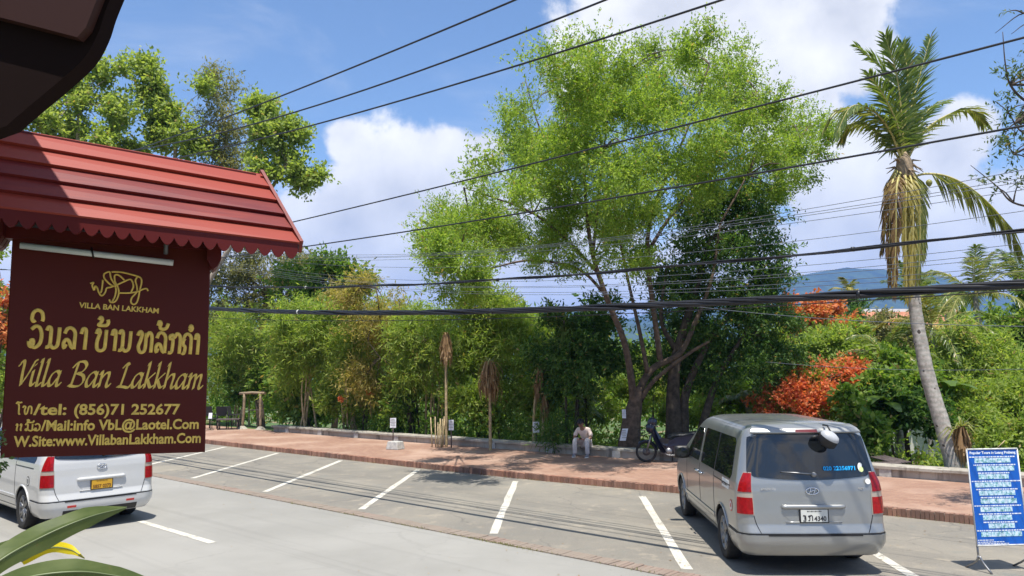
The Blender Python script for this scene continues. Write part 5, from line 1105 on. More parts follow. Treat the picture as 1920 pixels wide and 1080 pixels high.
# ================================================================ PALMS
def frond_quads(R, leaf_len, lw, hang, nper=1, side_spread=1.0, base_f=.12):
    """leaflets along a rachis polyline R; hang 0 = stiff V, 1 = straight down"""
    R = smoothline(R, 10); T = np.gradient(R, axis=0); T /= np.linalg.norm(T, axis=1)[:, None]; n = len(R); V = []
    seg = np.linalg.norm(np.diff(R, axis=0), axis=1).sum(); m = int(seg / (.056 if leaf_len < 1.2 else .06)); up = np.array([0, 0, 1.])
    for f in np.linspace(base_f, 1.0, m):
        i = f * (n - 1); j = int(min(n - 2, i)); p = R[j] + (R[j + 1] - R[j]) * (i - j); t = T[j]
        sd = np.cross(t, up); q = np.linalg.norm(sd); sd = sd / q if q > .15 else np.array([1., 0, 0])
        nn = np.cross(sd, t)
        for sg in (-1, 1):
            l = leaf_len * (.35 + .65 * math.sin(math.pi * min(1, (f - base_f * .5) * .85 + .18)) ** .8) * rng.uniform(.8, 1.1)
            d = sd * sg * side_spread * (1 - .35 * f) + t * (.55 + .5 * f) + nn * .18 * (1 - hang); d[2] -= hang * .9; d += rng.normal(0, .09, 3); d /= np.linalg.norm(d)
            d2 = d.copy(); d2[2] -= .30 + hang * .6; d2 /= np.linalg.norm(d2)
            w = np.cross(d, rng.normal(size=3) * .4 + nn); w = w / (np.linalg.norm(w) + 1e-9) * lw * .5
            a, b, c = p, p + d * l * .5, p + d * l * .5 + d2 * l * .5
            V += [a - w * .5, a + w * .5, b + w, b - w, b - w, b + w, c + w * .08, c - w * .08]
    return np.array(V)
def add_frond(root, R, mat, leaf_len=.8, lw=.05, hang=.2, rr_=.03, spread=1.0, base_f=.12, rmat='rachis', label=None):
    loc = np.array(root.location); V = frond_quads([np.array(r) for r in R], leaf_len, lw, hang, 1, spread, base_f)
    pl = smoothline(R, 6); mb = MB(); mb.tube(pl, np.linspace(rr_, .006, len(pl)), 6); me_r = mb.mesh('rachis', rmat); me_r.transform(Matrix.Translation(tuple(-loc)))
    f = link('frond', quads_mesh('frond', V - loc, mat), root); link('rachis', me_r, f)
    if label: f['label'] = label
    return f
# the tall coconut palm by the tour board
PY = 19.0
A_ = lambda pts, dy=0.0: [at(px, py, PY + dy * i / (len(pts) - 1)) for i, (px, py) in enumerate(pts)]
pb = at(1793, 884, 18.2); root = thing('coconut_palm', 'tall leaning coconut palm with a grey trunk and a skirt of brown hanging fronds', 'palm', base_of(pb[0], pb[1]))
tr = smoothline([at(1797, 905, 18.2), at(1783, 850, 18.25), at(1765, 790, 18.4), at(1742, 715, 18.6), at(1728, 650, 18.75), at(1715, 570, 18.9), at(1703, 440, 19), at(1698, 350, 19), at(1696, 312, 19)], 6)
mb = MB(); k = len(tr); rad = np.interp(np.linspace(0, 1, k), [0, .08, .25, .6, 1], [.25, .205, .175, .15, .13]); rad = rad * (1 + .03 * np.sin(np.arange(k) * 2.1)); mb.tube(tr, rad, 14); part('trunk', mb, 'palm_bark', root, True)
hub = (1695, 312)
for pts, mat, ll, hang, dy, sp_, bf in [
    ([hub, (1684, 230), (1660, 140), (1608, 88)], 'leaf_palm', .74, .15, .6, .95, .10), ([hub, (1690, 215), (1680, 135), (1660, 68)], 'leaf_palm', .72, .08, -.4, .85, .10), ([hub, (1698, 210), (1702, 140), (1692, 84)], 'leaf_palm', .68, .05, .2, .8, .10),
    ([hub, (1706, 215), (1724, 145), (1744, 72)], 'leaf_palm', .74, .10, .5, .9, .10), ([hub, (1684, 240), (1660, 185), (1630, 140)], 'leaf_palm', .62, .15, -.6, .9, .12),
    ([hub, (1668, 246), (1622, 206), (1574, 206), (1546, 240)], 'leaf_palm_pale', .72, .45, .3, .9, .10), ([hub, (1668, 244), (1634, 206), (1596, 200), (1568, 252)], 'leaf_palm', .75, .55, -.7, .9, .10), ([hub, (1660, 262), (1624, 232), (1594, 236), (1578, 262)], 'leaf_palm_pale', .65, .5, .9, .9, .12),
    ([hub, (1728, 252), (1772, 218), (1818, 206), (1846, 234)], 'leaf_palm_pale', .68, .28, .3, 1.0, .10), ([hub, (1716, 246), (1742, 205), (1772, 190)], 'leaf_palm', .55, .2, .9, .9, .14),
    ([(1702, 336), (1735, 326), (1780, 332), (1830, 360), (1880, 410), (1910, 462)], 'leaf_palm_pale', 1.0, .85, -.2, .6, .26)]:
    add_frond(root, A_(pts, dy), mat, ll, .055, hang, .035, sp_, bf)
for i, (x0, x1, yb, mat) in enumerate([(1684, 1668, 528, 'leaf_palm_brown'), (1690, 1680, 552, 'leaf_palm_brown'), (1696, 1698, 560, 'leaf_palm_yellow'), (1702, 1712, 548, 'leaf_palm_yellow'), (1707, 1725, 530, 'leaf_palm_pale'), (1680, 1660, 470, 'leaf_palm_brown'), (1710, 1731, 480, 'leaf_palm_pale')]):
    dy = [-.4, -.6, -.55, -.6, -.35, .25, .25][i]
    add_frond(root, [at(x0, 318, PY), at((x0 + x1 * 2) / 3 + (2 if x1 > x0 else -2), 352, PY + dy * .9), at(x1, 430, PY + dy), at(x1 - (1694 - x1) * .08 + rng.normal(0, 4), yb, PY + dy * .9)], mat, .52, .040, .42, .035, .50, .14, 'rachis', 'brown hanging frond' if mat == 'leaf_palm_brown' else None)
for (px, py, r) in ((1685, 345, .10), (1703, 350, .10), (1694, 362, .11), (1742, 343, .075)):
    mb = MB(); c = at(px, py, PY - .35); mb.lathe([(0, -1.25), (.45, -1.0), (.92, -.3), (1, .15), (.8, .7), (.35, 1.02), (0, 1.08)], (0, 0, 0), 'z', 12); o = part('coconut', mb, 'coconut', root); o.location = tuple(c - np.array(root.location)); o.scale = (r, r, r * 1.1)
mb = MB(); 
for k_ in range(16):
    a = k_ * 2.4; c = at(1696, 312 + (k_ % 4) * 11, PY); d = np.array([math.cos(a), math.sin(a), 0]); mb.tube([c + d * .1, c + d * .22 + np.array([0, 0, .16]), c + d * .42 + np.array([0, 0, .14 - .1 * (k_ % 3)])], [.05, .03, .008], 5)
part('sheath', mb, 'dry_wood', root, True)
mb = MB(); mb.tube([at(1697, 350, PY), at(1696, 325, PY), at(1695, 300, PY), at(1695, 285, PY)], [.15, .22, .17, .05], 12); part('crown_shaft', mb, 'dry_wood', root, True)
def palm(label, px, py, pyb, Y, n, L_, mat, ll, seed, group='smaller palms among the riverside trees', tall=True, lw=.05):
    r = np.random.default_rng(seed); c = at(px, py, Y); b = base_of(c[0] + .3, c[1]); root = thing('palm', label, 'palm', b, 0, group)
    mb = MB(); pl = smoothline([np.array(b) - [0, 0, .2], (np.array(b) + c) / 2 + [.15, 0, 0], c], 5); mb.tube(pl, np.linspace(.16, .10, len(pl)), 10); part('trunk', mb, 'palm_bark', root, True)
    for k in range(n):
        a = 2 * math.pi * k / n + r.uniform(-.2, .2); el = r.uniform(-.25, 1.25); d = np.array([math.cos(a) * math.cos(el), math.sin(a) * math.cos(el), math.sin(el)]); l = L_ * r.uniform(.8, 1.1)
        R = [c, c + d * l * .35 + [0, 0, .06 * l], c + d * l * .7 + [0, 0, -.02 * l], c + d * l + [0, 0, -(.30 - .10 * el) * l]]
        add_frond(root, R, mat[k % len(mat)], ll, lw, .35, .022, .85)
    return root
palm('small palm with drooping fronds left of the leaning grey palm trunk', 1658, 668, 0, 26, 15, 1.9, ['leaf_palm', 'leaf_palm_pale'], .5, 3)
palm('palm with yellowing outer fronds right behind the leaning grey palm trunk', 1748, 618, 0, 29, 14, 2.3, ['leaf_palm_pale', 'leaf_palm', 'leaf_palm_yellow'], .55, 5)
palm('large pale palm crown at the right under the thick cable bundle', 1828, 556, 0, 33, 18, 2.7, ['leaf_palm_pale', 'leaf_palm', 'leaf_palm_pale'], .65, 8)
palm('dark palm crown half hidden behind the skirt of the tall coconut palm', 1716, 566, 0, 44, 13, 2.7, ['leaf_palm'], .65, 9, lw=.07)
palm('thin far palm standing alone against the blue hill', 1590, 548, 0, 60, 13, 1.5, ['leaf_palm_pale', 'leaf_palm_yellow'], .5, 12, lw=.07)
palm('palm at the right edge just above the thick cable bundle', 1912, 522, 0, 38, 13, 2.2, ['leaf_palm'], .6, 15, lw=.06)
palm('slim palm between the leaning trunk and the large pale palm', 1775, 590, 0, 40, 11, 1.9, ['leaf_palm', 'leaf_palm_pale'], .55, 18, lw=.06)
palm('low palm tuft between the silver van and the dark tree', 1398, 752, 0, 27, 11, 1.3, ['leaf_palm_pale', 'leaf_palm'], .4, 21)
# banana plants: large leaves, each its own
def banana(label, px, py, Y, n, L_, seed):
    r = np.random.default_rng(seed); c = at(px, py, Y); b = base_of(c[0], c[1]); root = thing('banana_plant', label, 'plant', b, 0, 'banana plants behind the wall')
    top = np.array([b[0], b[1], c[2]]); mb = MB(); mb.tube([np.array(b) - [0, 0, .1], top], [.11, .06], 9); part('stem', mb, 'cane', root, True)
    for k in range(n):
        a = 2 * math.pi * k / n + r.uniform(-.3, .3); d = np.array([math.cos(a), math.sin(a), 0]); sd = np.array([-d[1], d[0], 0]); l = L_ * r.uniform(.8, 1.15); wv = l * .15; el = r.uniform(.7, 1.25); rows = []
        for f in np.linspace(0, 1, 9):
            p = top + d * l * (f * math.cos(el) + .25 * f * f) + np.array([0, 0, l * (math.sin(el) * f - .75 * f * f)]); w = wv * math.sin(math.pi * min(.97, .06 + f * .94)) ** .6
            rows.append([p - sd * w + np.array([0, 0, -.12 * w]), p, p + sd * w + np.array([0, 0, -.12 * w])])
        mb = MB(); mb.grid(rows); part('leaf', mb, 'leaf_banana', root, True)
MATS['leaf_banana'] = leafmat('leaf_banana', (.075, .135, .022), (.12, .19, .032), None, .35, .35)
banana('banana plant with arching leaves right of the red flame tree', 1655, 770, 23, 8, 1.6, 2)
banana('second banana plant nearer the leaning palm trunk', 1775, 740, 23, 7, 1.3, 4)
# dry hanging plants on thin stems, along the wall
def dry_plant(label, px, pt, pbm, Y, wpx, n, seed, stemx=0, green=0):
    r = np.random.default_rng(seed); k = Y / FPX; c = at(px, pt, Y); b = base_of(c[0] + stemx, c[1]); root = thing('dry_plant', label, 'plant', b, 0, 'dried hanging plants behind the wall')
    mb = MB(); pl = smoothline([np.array(b) - [0, 0, .1], (np.array(b) * .5 + c * .5) + [stemx * .3, 0, 0], c], 5); mb.tube(pl, np.linspace(.055, .035, len(pl)), 7); part('stem', mb, 'cane', root, True)
    V = []; ht = (pbm - pt) * k
    for i in range(n):
        f = r.random(); p = c + np.array([0, 0, -ht * .55 * f]); a = r.uniform(0, 2 * math.pi); d = np.array([math.cos(a), math.sin(a), 0]); w = wpx * k * (.35 + .65 * r.random()); l = ht * r.uniform(.35, .6)
        p1 = p + d * w * .55 + np.array([0, 0, .05]); p2 = p + d * w + np.array([0, 0, -l * .5]); p3 = p + d * w * .85 + np.array([0, 0, -l]); sd = np.array([-d[1], d[0], .2]) * .022
        V += [p - sd, p + sd, p1 + sd, p1 - sd, p1 - sd, p1 + sd, p2 + sd, p2 - sd, p2 - sd, p2 + sd, p3 + sd * .3, p3 - sd * .3]
    link('dead_leaves', quads_mesh('dead_leaves', np.array(V) - np.array(b), 'leaf_brown'), root)
    if green:
        V = []
        for i in range(green):
            a = r.uniform(0, 2 * math.pi); d = np.array([math.cos(a), math.sin(a), r.uniform(-.2, .9)]); d /= np.linalg.norm(d); l = r.uniform(.4, .7); sd = np.array([-d[1], d[0], 0]) * .022; p1 = c + d * l * .55; p2 = c + d * l + np.array([0, 0, -.22])
            V += [c - sd, c + sd, p1 + sd, p1 - sd, p1 - sd, p1 + sd, p2 + sd * .2, p2 - sd * .2]
        link('green_leaves', quads_mesh('green_leaves', np.array(V) - np.array(b), 'leaf_palm_pale'), root)
dry_plant('tallest dry plant, slim and orange brown, on a thin stem by the stake bundle', 836, 625, 690, 26.5, 14, 130, 1)
dry_plant('fat dry plant with pale brown hanging leaves and a few green tips', 918, 678, 752, 25.2, 26, 190, 2, 0, 14)
dry_plant('slim dry plant behind the third paper notice', 1012, 690, 755, 26, 15, 100, 3, -.25, 8)
dry_plant('short dry plant right of the slim one by the third notice', 1022, 740, 790, 25.6, 10, 60, 4, -.1, 0)
dry_plant('brown dried bromeliad clump at the foot of the coconut palm', 1802, 800, 870, 18.1, 20, 150, 6, 0, 24)
# dark slender dracaena right of the dry plants
def spiky(label, px, py, Y, n, l, seed):
    r = np.random.default_rng(seed); c = at(px, py, Y); b = base_of(c[0], c[1]); root = thing('spiky_plant', label, 'plant', b, 0); mb = MB(); mb.tube([np.array(b) - [0, 0, .1], c], [.05, .035], 7); part('stem', mb, 'bark_dark', root, True); V = []
    for i in range(n):
        a = r.uniform(0, 2 * math.pi); e = r.uniform(-.5, 1.2); d = np.array([math.cos(a) * math.cos(e), math.sin(a) * math.cos(e), math.sin(e)]); sd = np.array([-math.sin(a), math.cos(a), 0]) * .025; ll = l * r.uniform(.7, 1.1); o_ = c + np.array([0, 0, -r.random() * l]); p1 = o_ + d * ll * .55; p2 = o_ + d * ll + np.array([0, 0, -.3 * ll])
        V += [o_ - sd, o_ + sd, p1 + sd, p1 - sd, p1 - sd, p1 + sd, p2 + sd * .2, p2 - sd * .2]
    link('leaves', quads_mesh('leaves', np.array(V) - np.array(b), 'leaf_palm'), root)
spiky('dark spiky dracaena on a slender stem in front of the shade tree', 1058, 600, 25, 90, .75, 3)
spiky('dark dracaena with long drooping leaves left of the leaning trunks', 1098, 740, 25.6, 80, .8, 7)
# overhanging tree at the right edge: trunk out of the picture
RY = 13.0
R_ = lambda pts, r0, r1: ([at(px, py, RY) for px, py in pts], r0, r1)
plant('overhanging_tree', 'sparse twiggy tree branches reaching in at the upper right edge', 'tree', [blob(*b, RY) for b in [(1895, 150, 24, 22), (1905, 215, 26, 22), (1905, 20, 26, 24), (1905, 285, 22, 20), (1890, 245, 24, 16), (1880, 345, 32, 20), (1840, 335, 26, 20), (1910, 360, 26, 24), (1960, 200, 60, 160), (1990, 60, 60, 60)]], 'leaf_near', 330, .22, 9, .085, .030, .3, 'bark_dark', .1, 60, (10.6, 13.0),
      [R_([(2080, 900), (2050, 600), (2010, 380), (1975, 200), (1950, 60)], .16, .05), R_([(1975, 200), (1925, 190), (1895, 160), (1885, 120), (1880, 60)], .03, .006), R_([(2010, 380), (1960, 390), (1900, 380), (1870, 350), (1820, 310)], .03, .005), R_([(1990, 260), (1920, 250), (1890, 210), (1866, 190)], .02, .005), R_([(1950, 60), (1920, 25), (1866, 62)], .02, .004), R_([(1950, 60), (1925, 45), (1896, 64)], .016, .004), R_([(1925, 190), (1905, 230), (1900, 290)], .015, .004)], tight=.35, shell=.3)
# ================================================================ VANS PLACED
silver = build_van('silver passenger van parked in a bay, back towards us, round mirror above its rear window', None, (3.929, 11.382, .004), -.037, 'silver_car',
    dict(phone='020 22356971', plate='plate_white', ink='ink_dark', number='4340', numw=.155, nx=.075, lao=True, badges=(('HYUNDAI', -.66, .19), ('VGT', .60, .075)), parking_mirror=True, stickers=True))
p = RW(.33, -4.05)
white = build_van('white passenger van with a yellow license plate, standing on the road beneath the hotel sign', None, (p[0], p[1], 0), math.asin(.7386), 'white_car',
    dict(plate='plate_yellow', ink='ink_brown', number='5857 0373', numw=.30, nx=0, roundel=True, valance=True))

# ================================================================ OVERHEAD CABLES (strung along the line of the bays)
def wire(label, pts, t, r, mat='cable', strands=1, ext=(8, 26), nm='power_cable'):
    W_ = np.array([at_t(px, py, t) for px, py in pts]); s = np.array([st(p)[0] for p in W_]); z = W_[:, 2]
    deg = 2 if len(pts) > 2 else 1; co = np.polyfit(s, z, deg); s0, s1 = s.min() - ext[1], s.max() + ext[0]; ss = np.linspace(s0, s1, 60)
    zz = np.polyval(co, np.clip(ss, s.min() - 4, s.max() + 4)); mid = (s > -99)
    sl0, sl1 = np.polyval(np.polyder(co), s.min() - 4), np.polyval(np.polyder(co), s.max() + 4); zz = np.where(ss < s.min() - 4, zz + (ss - s.min() + 4) * sl0, zz); zz = np.where(ss > s.max() + 4, zz + (ss - s.max() - 4) * sl1, zz)
    P = np.array([RW(a, t, b) for a, b in zip(ss, zz)])
    if strands == 1:
        mb = MB(); mb.tube(P, r, 6); return single(nm, mb, mat, label, 'cable', 'overhead cables along the street')
    b0 = tuple(P[30]); root = thing(nm, label, 'cable', b0, 0, 'overhead cables along the street')
    for k in range(strands):
        a = 2 * math.pi * k / strands; R1 = r * (1.0 if k else 0); ph = rng.uniform(0, 6)
        Q = np.array([p + R1 * (math.cos(a + .5 * i + .3 * math.sin(i * .7 + ph)) * np.array([*nR, 0]) + math.sin(a + .5 * i) * np.array([0, 0, 1])) for i, p in enumerate(smoothline(P, 3))]); mb = MB(); mb.tube(Q, r * rng.uniform(.42, .62), 6); part('strand', mb, mat, root, True)
    for i in range(6, 60, 7):
        mb = MB(); d = (P[i] - P[i - 1]); d /= np.linalg.norm(d); mb.tube([P[i] - d * .02, P[i] + d * .02], r * 1.55, 10); part('cable_tie', mb, 'plate_white' if i == 34 else mat, root, True)
    return root
wire('topmost of the three steep cables crossing the blue sky', [(960, 0), (700, 115), (430, 215), (240, 287)], -.5, .017)
wire('middle of the three steep cables crossing the blue sky', [(1135, 0), (850, 110), (520, 220), (250, 282)], -.1, .017)
wire('lowest of the three steep cables, cutting across the top of the feathery tree', [(1345, 0), (1000, 118), (650, 215), (340, 295)], .3, .017)
wire('cable crossing the upper fronds of the coconut palm', [(1920, 75), (1540, 165), (1230, 245), (820, 355), (550, 415)], .5, .014)
wire('cable crossing the coconut palm just at its crown base', [(1920, 235), (1540, 305), (1300, 345), (820, 425), (575, 462)], .5, .014)
wire('medium twisted cable bundle above the thickest one', [(1920, 430), (1480, 483), (1000, 520), (700, 535), (405, 537)], .66, .020, 'cable', 3)
wire('thickest black bundle of many cables sagging across the whole view', [(1920, 530), (1480, 562), (1100, 577), (750, 586), (405, 579)], .22, .036, 'cable', 7)
wire('loose cable hanging just under the thickest bundle', [(1920, 541), (1480, 576), (1100, 590), (700, 601), (405, 596)], .30, .007)
for i, (a, b) in enumerate((((1920, 318), (1450, 402)), ((1920, 333), (1440, 410)), ((1920, 340), (1440, 414)), ((1920, 355), (1440, 424)), ((1920, 395), (1490, 452)), ((1920, 456), (1480, 500)), ((1920, 470), (1440, 516)), ((1920, 480), (1440, 521)), ((1920, 497), (1440, 534)), ((1920, 508), (1440, 541)))):
    m_ = ((a[0] + b[0]) / 2, (a[1] + b[1]) / 2 + 3)
    wire(('%s of the five thin grey lines above the medium cable bundle' if i < 5 else '%s of the five thin grey lines between the medium and the thickest bundle') % ('topmost', 'second', 'third', 'fourth', 'lowest')[i % 5], [a, m_, b, (700, b[1] + (540 - b[1]) * .55 + 0)], 1.3 + .1 * i, .0042, 'thin_cable', 1, (8, 20), 'thin_cable')
wire('thin line crossing the greenery under the blue hill', [(1920, 612), (1700, 606), (1450, 590)], 3.4, .006, 'thin_cable', 1, (6, 4), 'thin_cable')
wire('thin line crossing the greenery lower down, past the red flame tree', [(1920, 692), (1780, 694), (1600, 690)], 3.8, .004, 'thin_cable', 1, (6, 1.5), 'thin_cable')

# ================================================================ PERSON SEATED ON THE WALL
def skin_mesh(name, verts, edges, rad, mat, sub=2, root=0):
    me = bpy.data.meshes.new(name); me.from_pydata([tuple(v) for v in verts], edges, []); o = link(name, me)
    md = o.modifiers.new('s', 'SKIN'); md.use_smooth_shade = True; sv = me.skin_vertices[0].data
    for i, r in enumerate(rad): sv[i].radius = (r, r) if np.isscalar(r) else r
    for i in range(len(verts)): sv[i].use_root = (i == root)
    ss = o.modifiers.new('u', 'SUBSURF'); ss.levels = sub; ss.render_levels = sub
    dg = bpy.context.evaluated_depsgraph_get(); r = bpy.data.meshes.new_from_object(o.evaluated_get(dg)); bpy.data.objects.remove(o)
    r.materials.clear(); r.materials.append(M(mat)); r.polygons.foreach_set('use_smooth', [True] * len(r.polygons)); return r
def chain(V, E, Rr, start, pts, rads):
    prev = start
    for p_, r_ in zip(pts, rads): V.append(np.array(p_, float)); Rr.append(r_); E.append((prev, len(V) - 1)); prev = len(V) - 1
    return prev
# local frame: +y is the way he faces, x to his left-hand side mirrored as +x, z up from the pavement; hips on the wall edge
SEAT = .255; px_, pz_ = at(1100, 838, 23.25)[0], PZ
face = math.atan2(-.995, -.10)  # facing the road
per = thing('person', 'man in cream shirt and pale trousers sitting on the low wall, head bowed', 'person', (px_, 23.42, PZ), math.pi - .42)
hip = np.array([0, 0, SEAT + .11])
V = [hip]; E = []; Rr = [.115]
neck = chain(V, E, Rr, 0, [(0, .07, hip[2] + .16), (0, .16, hip[2] + .31), (0, .25, hip[2] + .41), (0, .32, hip[2] + .465), (0, .365, hip[2] + .50)], [.115, .125, .12, .06, .05])
chest = 3
hd = chain(V, E, Rr, neck, [(0, .405, hip[2] + .545), (0, .445, hip[2] + .60), (0, .445, hip[2] + .67)], [.072, .094, .080])
fingers = []
for sg in (-1, 1):
    sh = chain(V, E, Rr, chest, [(sg * .165, .22, hip[2] + .40), (sg * .235, .25, hip[2] + .27), (sg * .265, .30, hip[2] + .17), (sg * .15, .40, hip[2] + .14), (sg * .06, .46, hip[2] + .14), (sg * .02, .475, hip[2] + .135)], [.062, .052, .043, .037, .028, (.036, .022)])
    b = V[sh]
    for f in range(4):
        dx = -sg * .9; o_ = b + np.array([sg * .0, -.028 + .018 * f, -.004]); l = (.060, .070, .066, .052)[f]
        chain(V, E, Rr, sh, [o_ + np.array([-sg * .03, 0, .008]), o_ + np.array([-sg * (.03 + l * .6), .004, .004]), o_ + np.array([-sg * (.03 + l), .006, -.012])], [.0095, .0088, .0075])
    chain(V, E, Rr, sh, [b + np.array([-sg * .005, -.035, .015]), b + np.array([-sg * .04, -.05, .028])], [.010, .008])
    lg = chain(V, E, Rr, 0, [(sg * .10, .02, hip[2] - .01), (sg * .15, .24, hip[2] + .08), (sg * .185, .46, hip[2] + .13), (sg * .19, .47, hip[2] - .02), (sg * .195, .455, .11), (sg * .198, .45, .05)], [.095, .088, .066, .060, .042, .038])
    chain(V, E, Rr, lg, [(sg * .20, .52, .035), (sg * .205, .60, .028)], [.038, .028])
body = part('body', skin_mesh('body', V, E, Rr, 'skin', 2), None, per)
# face
HZ = hip[2] + .60; HC = np.array([0, .445, HZ])
hc_, hs_ = math.cos(-.5), math.sin(-.5)
def hv(x, y, z): return HC + np.array([x, y * hc_ - z * hs_, y * hs_ + z * hc_])
mb = MB(); mb.tube([hv(0, .085, .02), hv(0, .112, -.012), hv(0, .095, -.022)], [.010, .016, .010], 8); part('nose', mb, 'skin', body)
for sg in (-1, 1):
    mb = MB(); mb.lathe([(0, -.006), (.011, 0), (0, .006)], hv(sg * .034, .082, .016), 'y', 10); part('eye', mb, 'hair', body)
    mb = MB(); mb.lathe([(0, -.01), (.026, -.006), (.028, .004), (0, .008)], hv(sg * .088, -.005, .0), 'x', 12); part('ear', mb, 'skin', body)
mb = MB(); mb.tube([hv(-.024, .088, -.048), hv(0, .094, -.046), hv(.024, .088, -.048)], .0055, 6); part('mouth', mb, 'sticker_red', body)
# hair: an uneven cap of locks over the skull
mb = MB(); rows = []
for i, f in enumerate(np.linspace(0, 1, 9)):
    th = f * 1.75; row = []
    for a in np.linspace(0, 2 * math.pi, 25):
        lim = th * (1.0 if math.sin(a) < .2 else .74); r_ = 1 + .05 * math.sin(a * 7 + f * 5) + .04 * math.sin(a * 11)
        row.append(hv(.108 * math.sin(lim) * math.cos(a) * r_, .116 * math.sin(lim) * math.sin(a) * r_ - .010, .122 * math.cos(lim) * r_ + .018))
    rows.append(row)
mb.grid(rows)
for k in range(60):
    a = rng.uniform(0, 2 * math.pi); th = rng.uniform(.2, 1.35); d = np.array([math.sin(th) * math.cos(a), math.sin(th) * math.sin(a), math.cos(th)]); o_ = hv(d[0] * .106, d[1] * .112 - .008, d[2] * .120 + .016); mb.tube([o_, o_ + d * .016 + rng.normal(0, .010, 3)], [.010, .003], 5)
part('hair', mb, 'hair', per)
V = [hip + [0, 0, .02]]; E = []; Rr = [.135]
c = chain(V, E, Rr, 0, [(0, .07, hip[2] + .16), (0, .16, hip[2] + .31), (0, .24, hip[2] + .405), (0, .30, hip[2] + .455)], [.135, .142, .135, .072])
for sg in (-1, 1): chain(V, E, Rr, 3, [(sg * .165, .22, hip[2] + .40), (sg * .235, .25, hip[2] + .28), (sg * .255, .28, hip[2] + .21)], [.075, .066, .064])
part('shirt', skin_mesh('shirt', V, E, Rr, 'shirt', 2), None, per)
V = [hip + [0, .0, -.01]]; E = []; Rr = [.130]
for sg in (-1, 1): chain(V, E, Rr, 0, [(sg * .10, .03, hip[2] - .005), (sg * .15, .24, hip[2] + .08), (sg * .185, .462, hip[2] + .13), (sg * .19, .475, hip[2] - .02), (sg * .195, .46, .13), (sg * .196, .455, .085)], [.108, .100, .080, .074, .066, .070])
part('trousers', skin_mesh('trousers', V, E, Rr, 'trousers', 2), None, per)
for sg in (-1, 1):
    mb = MB(); c0 = np.array([sg * .20, .50, 0]); rows = []
    for z, k_, l0, l1 in ((.0, 1.0, -.09, .16), (.025, 1.04, -.095, .165), (.045, .96, -.09, .15), (.07, .8, -.085, .09), (.095, .62, -.08, .03)):
        rows.append([c0 + np.array([.046 * k_ * math.cos(a), (l0 + l1) / 2 + (l1 - l0) / 2 * math.sin(a), z]) for a in np.linspace(0, 2 * math.pi, 19)])
    mb.grid(rows); sh = part('shoe', mb, 'shoe', per); mb = MB(); mb.grid([[c0 + np.array([.049 * math.cos(a), .035 + .132 * math.sin(a), z]) for a in np.linspace(0, 2 * math.pi, 19)] for z in (0.0, .02)]); part('sole', mb, 'sticker_white', sh)
mb = MB(); mb.box((0, .485, hip[2] + .165), (.075, .14, .010)); ph = single('phone', MB().box((0, 0, 0), (.072, .145, .009)), 'black_plastic', 'small dark phone in the hands of the seated man', 'phone')
pm = Matrix.Translation(per.location) @ Matrix.Rotation(per.rotation_euler.z, 4, 'Z'); ph.location = pm @ Vector((0, .49, hip[2] + .160)); ph.rotation_euler = (.35, 0, per.rotation_euler.z)

# ================================================================ MOTORBIKE
bk = thing('motorbike', 'dark blue step-through motorbike parked on the red pavement, half hidden by the silver van', 'motorbike', (3.62, 21.55, PZ), -.14)
# local: front wheel at the origin, the bike runs along +x to its rear wheel
def bwheel(x, r):
    mb = MB(); mb.lathe([(r - .060, -.030), (r - .015, -.042), (r + .004, -.02), (r + .004, .02), (r - .015, .042), (r - .060, .030)], (x, 0, r), 'y', 32, close=True); ty = part('tyre', mb, 'rubber', bk)
    mb = MB(); mb.lathe([(r - .045, -.018), (r - .06, -.012), (r - .06, .012), (r - .045, .018)], (x, 0, r), 'y', 32); mb.lathe([(0, -.05), (.035, -.05), (.035, .05), (0, .05)], (x, 0, r), 'y', 14); part('rim', mb, 'dull_metal', ty)
    mb = MB()
    for k in range(18):
        a = 2 * math.pi * k / 18; b = a + (.35 if k % 2 else -.35); s_ = .03 if k % 2 else -.03; mb.tube([(x + .03 * math.cos(b), s_, r + .03 * math.sin(b)), (x + (r - .058) * math.cos(a), 0, r + (r - .058) * math.sin(a))], .0035, 4)
    part('spokes', mb, 'dull_metal', ty); mb = MB(); mb.lathe([(.05, -.04), (.105, -.036), (.105, -.03), (.05, -.03)], (x, 0, r), 'y', 18); part('brake_disc', mb, 'dark_metal', ty)
R_W = .285; bwheel(0, R_W); bwheel(1.24, R_W)
for sg in (-1, 1):
    mb = MB(); mb.tube([(0, sg * .07, R_W), (.10, sg * .07, .58), (.15, sg * .065, .74)], [.020, .024, .024], 8); part('fork', mb, 'dull_metal', bk)
mb = MB(); mb.grid([[(R_F * math.cos(a), y, R_W + R_F * math.sin(a)) for y, R_F in ((-.062, .290), (-.05, .318), (0, .328), (.05, .318), (.062, .290))] for a in np.linspace(.15, 2.3, 14)]); part('front_fender', mb, 'blue_bike', bk)
mb = MB(); rows = []
for z, x0, x1, w in ((.26, .40, .46, .13), (.42, .30, .44, .22), (.62, .20, .38, .25), (.80, .13, .32, .21), (.96, .08, .28, .13)):
    rows.append([(x0 + (x1 - x0) * (1 - math.cos(a)) / 2 * 1.0 if False else x0 + .10 * abs(math.sin(a / 1.0 - math.pi / 2)) ** 2, w * math.cos(a), z) for a in np.linspace(0, math.pi, 9)])
rows2 = [[(p[0] + .05, p[1] * .92, p[2]) for p in r] for r in rows]; mb.grid(rows); mb.grid(rows2); part('leg_shield', mb, 'blue_bike', bk)
mb = MB(); mb.tube(smoothline([(.20, 0, .86), (.36, 0, .60), (.52, 0, .46), (.74, 0, .46), (.95, 0, .60), (1.32, 0, .72)], 5), np.interp(np.linspace(0, 1, 26), [0, .3, .6, 1], [.075, .105, .125, .08]), 12); part('frame', mb, 'blue_bike', bk)
mb = MB(); rows = []
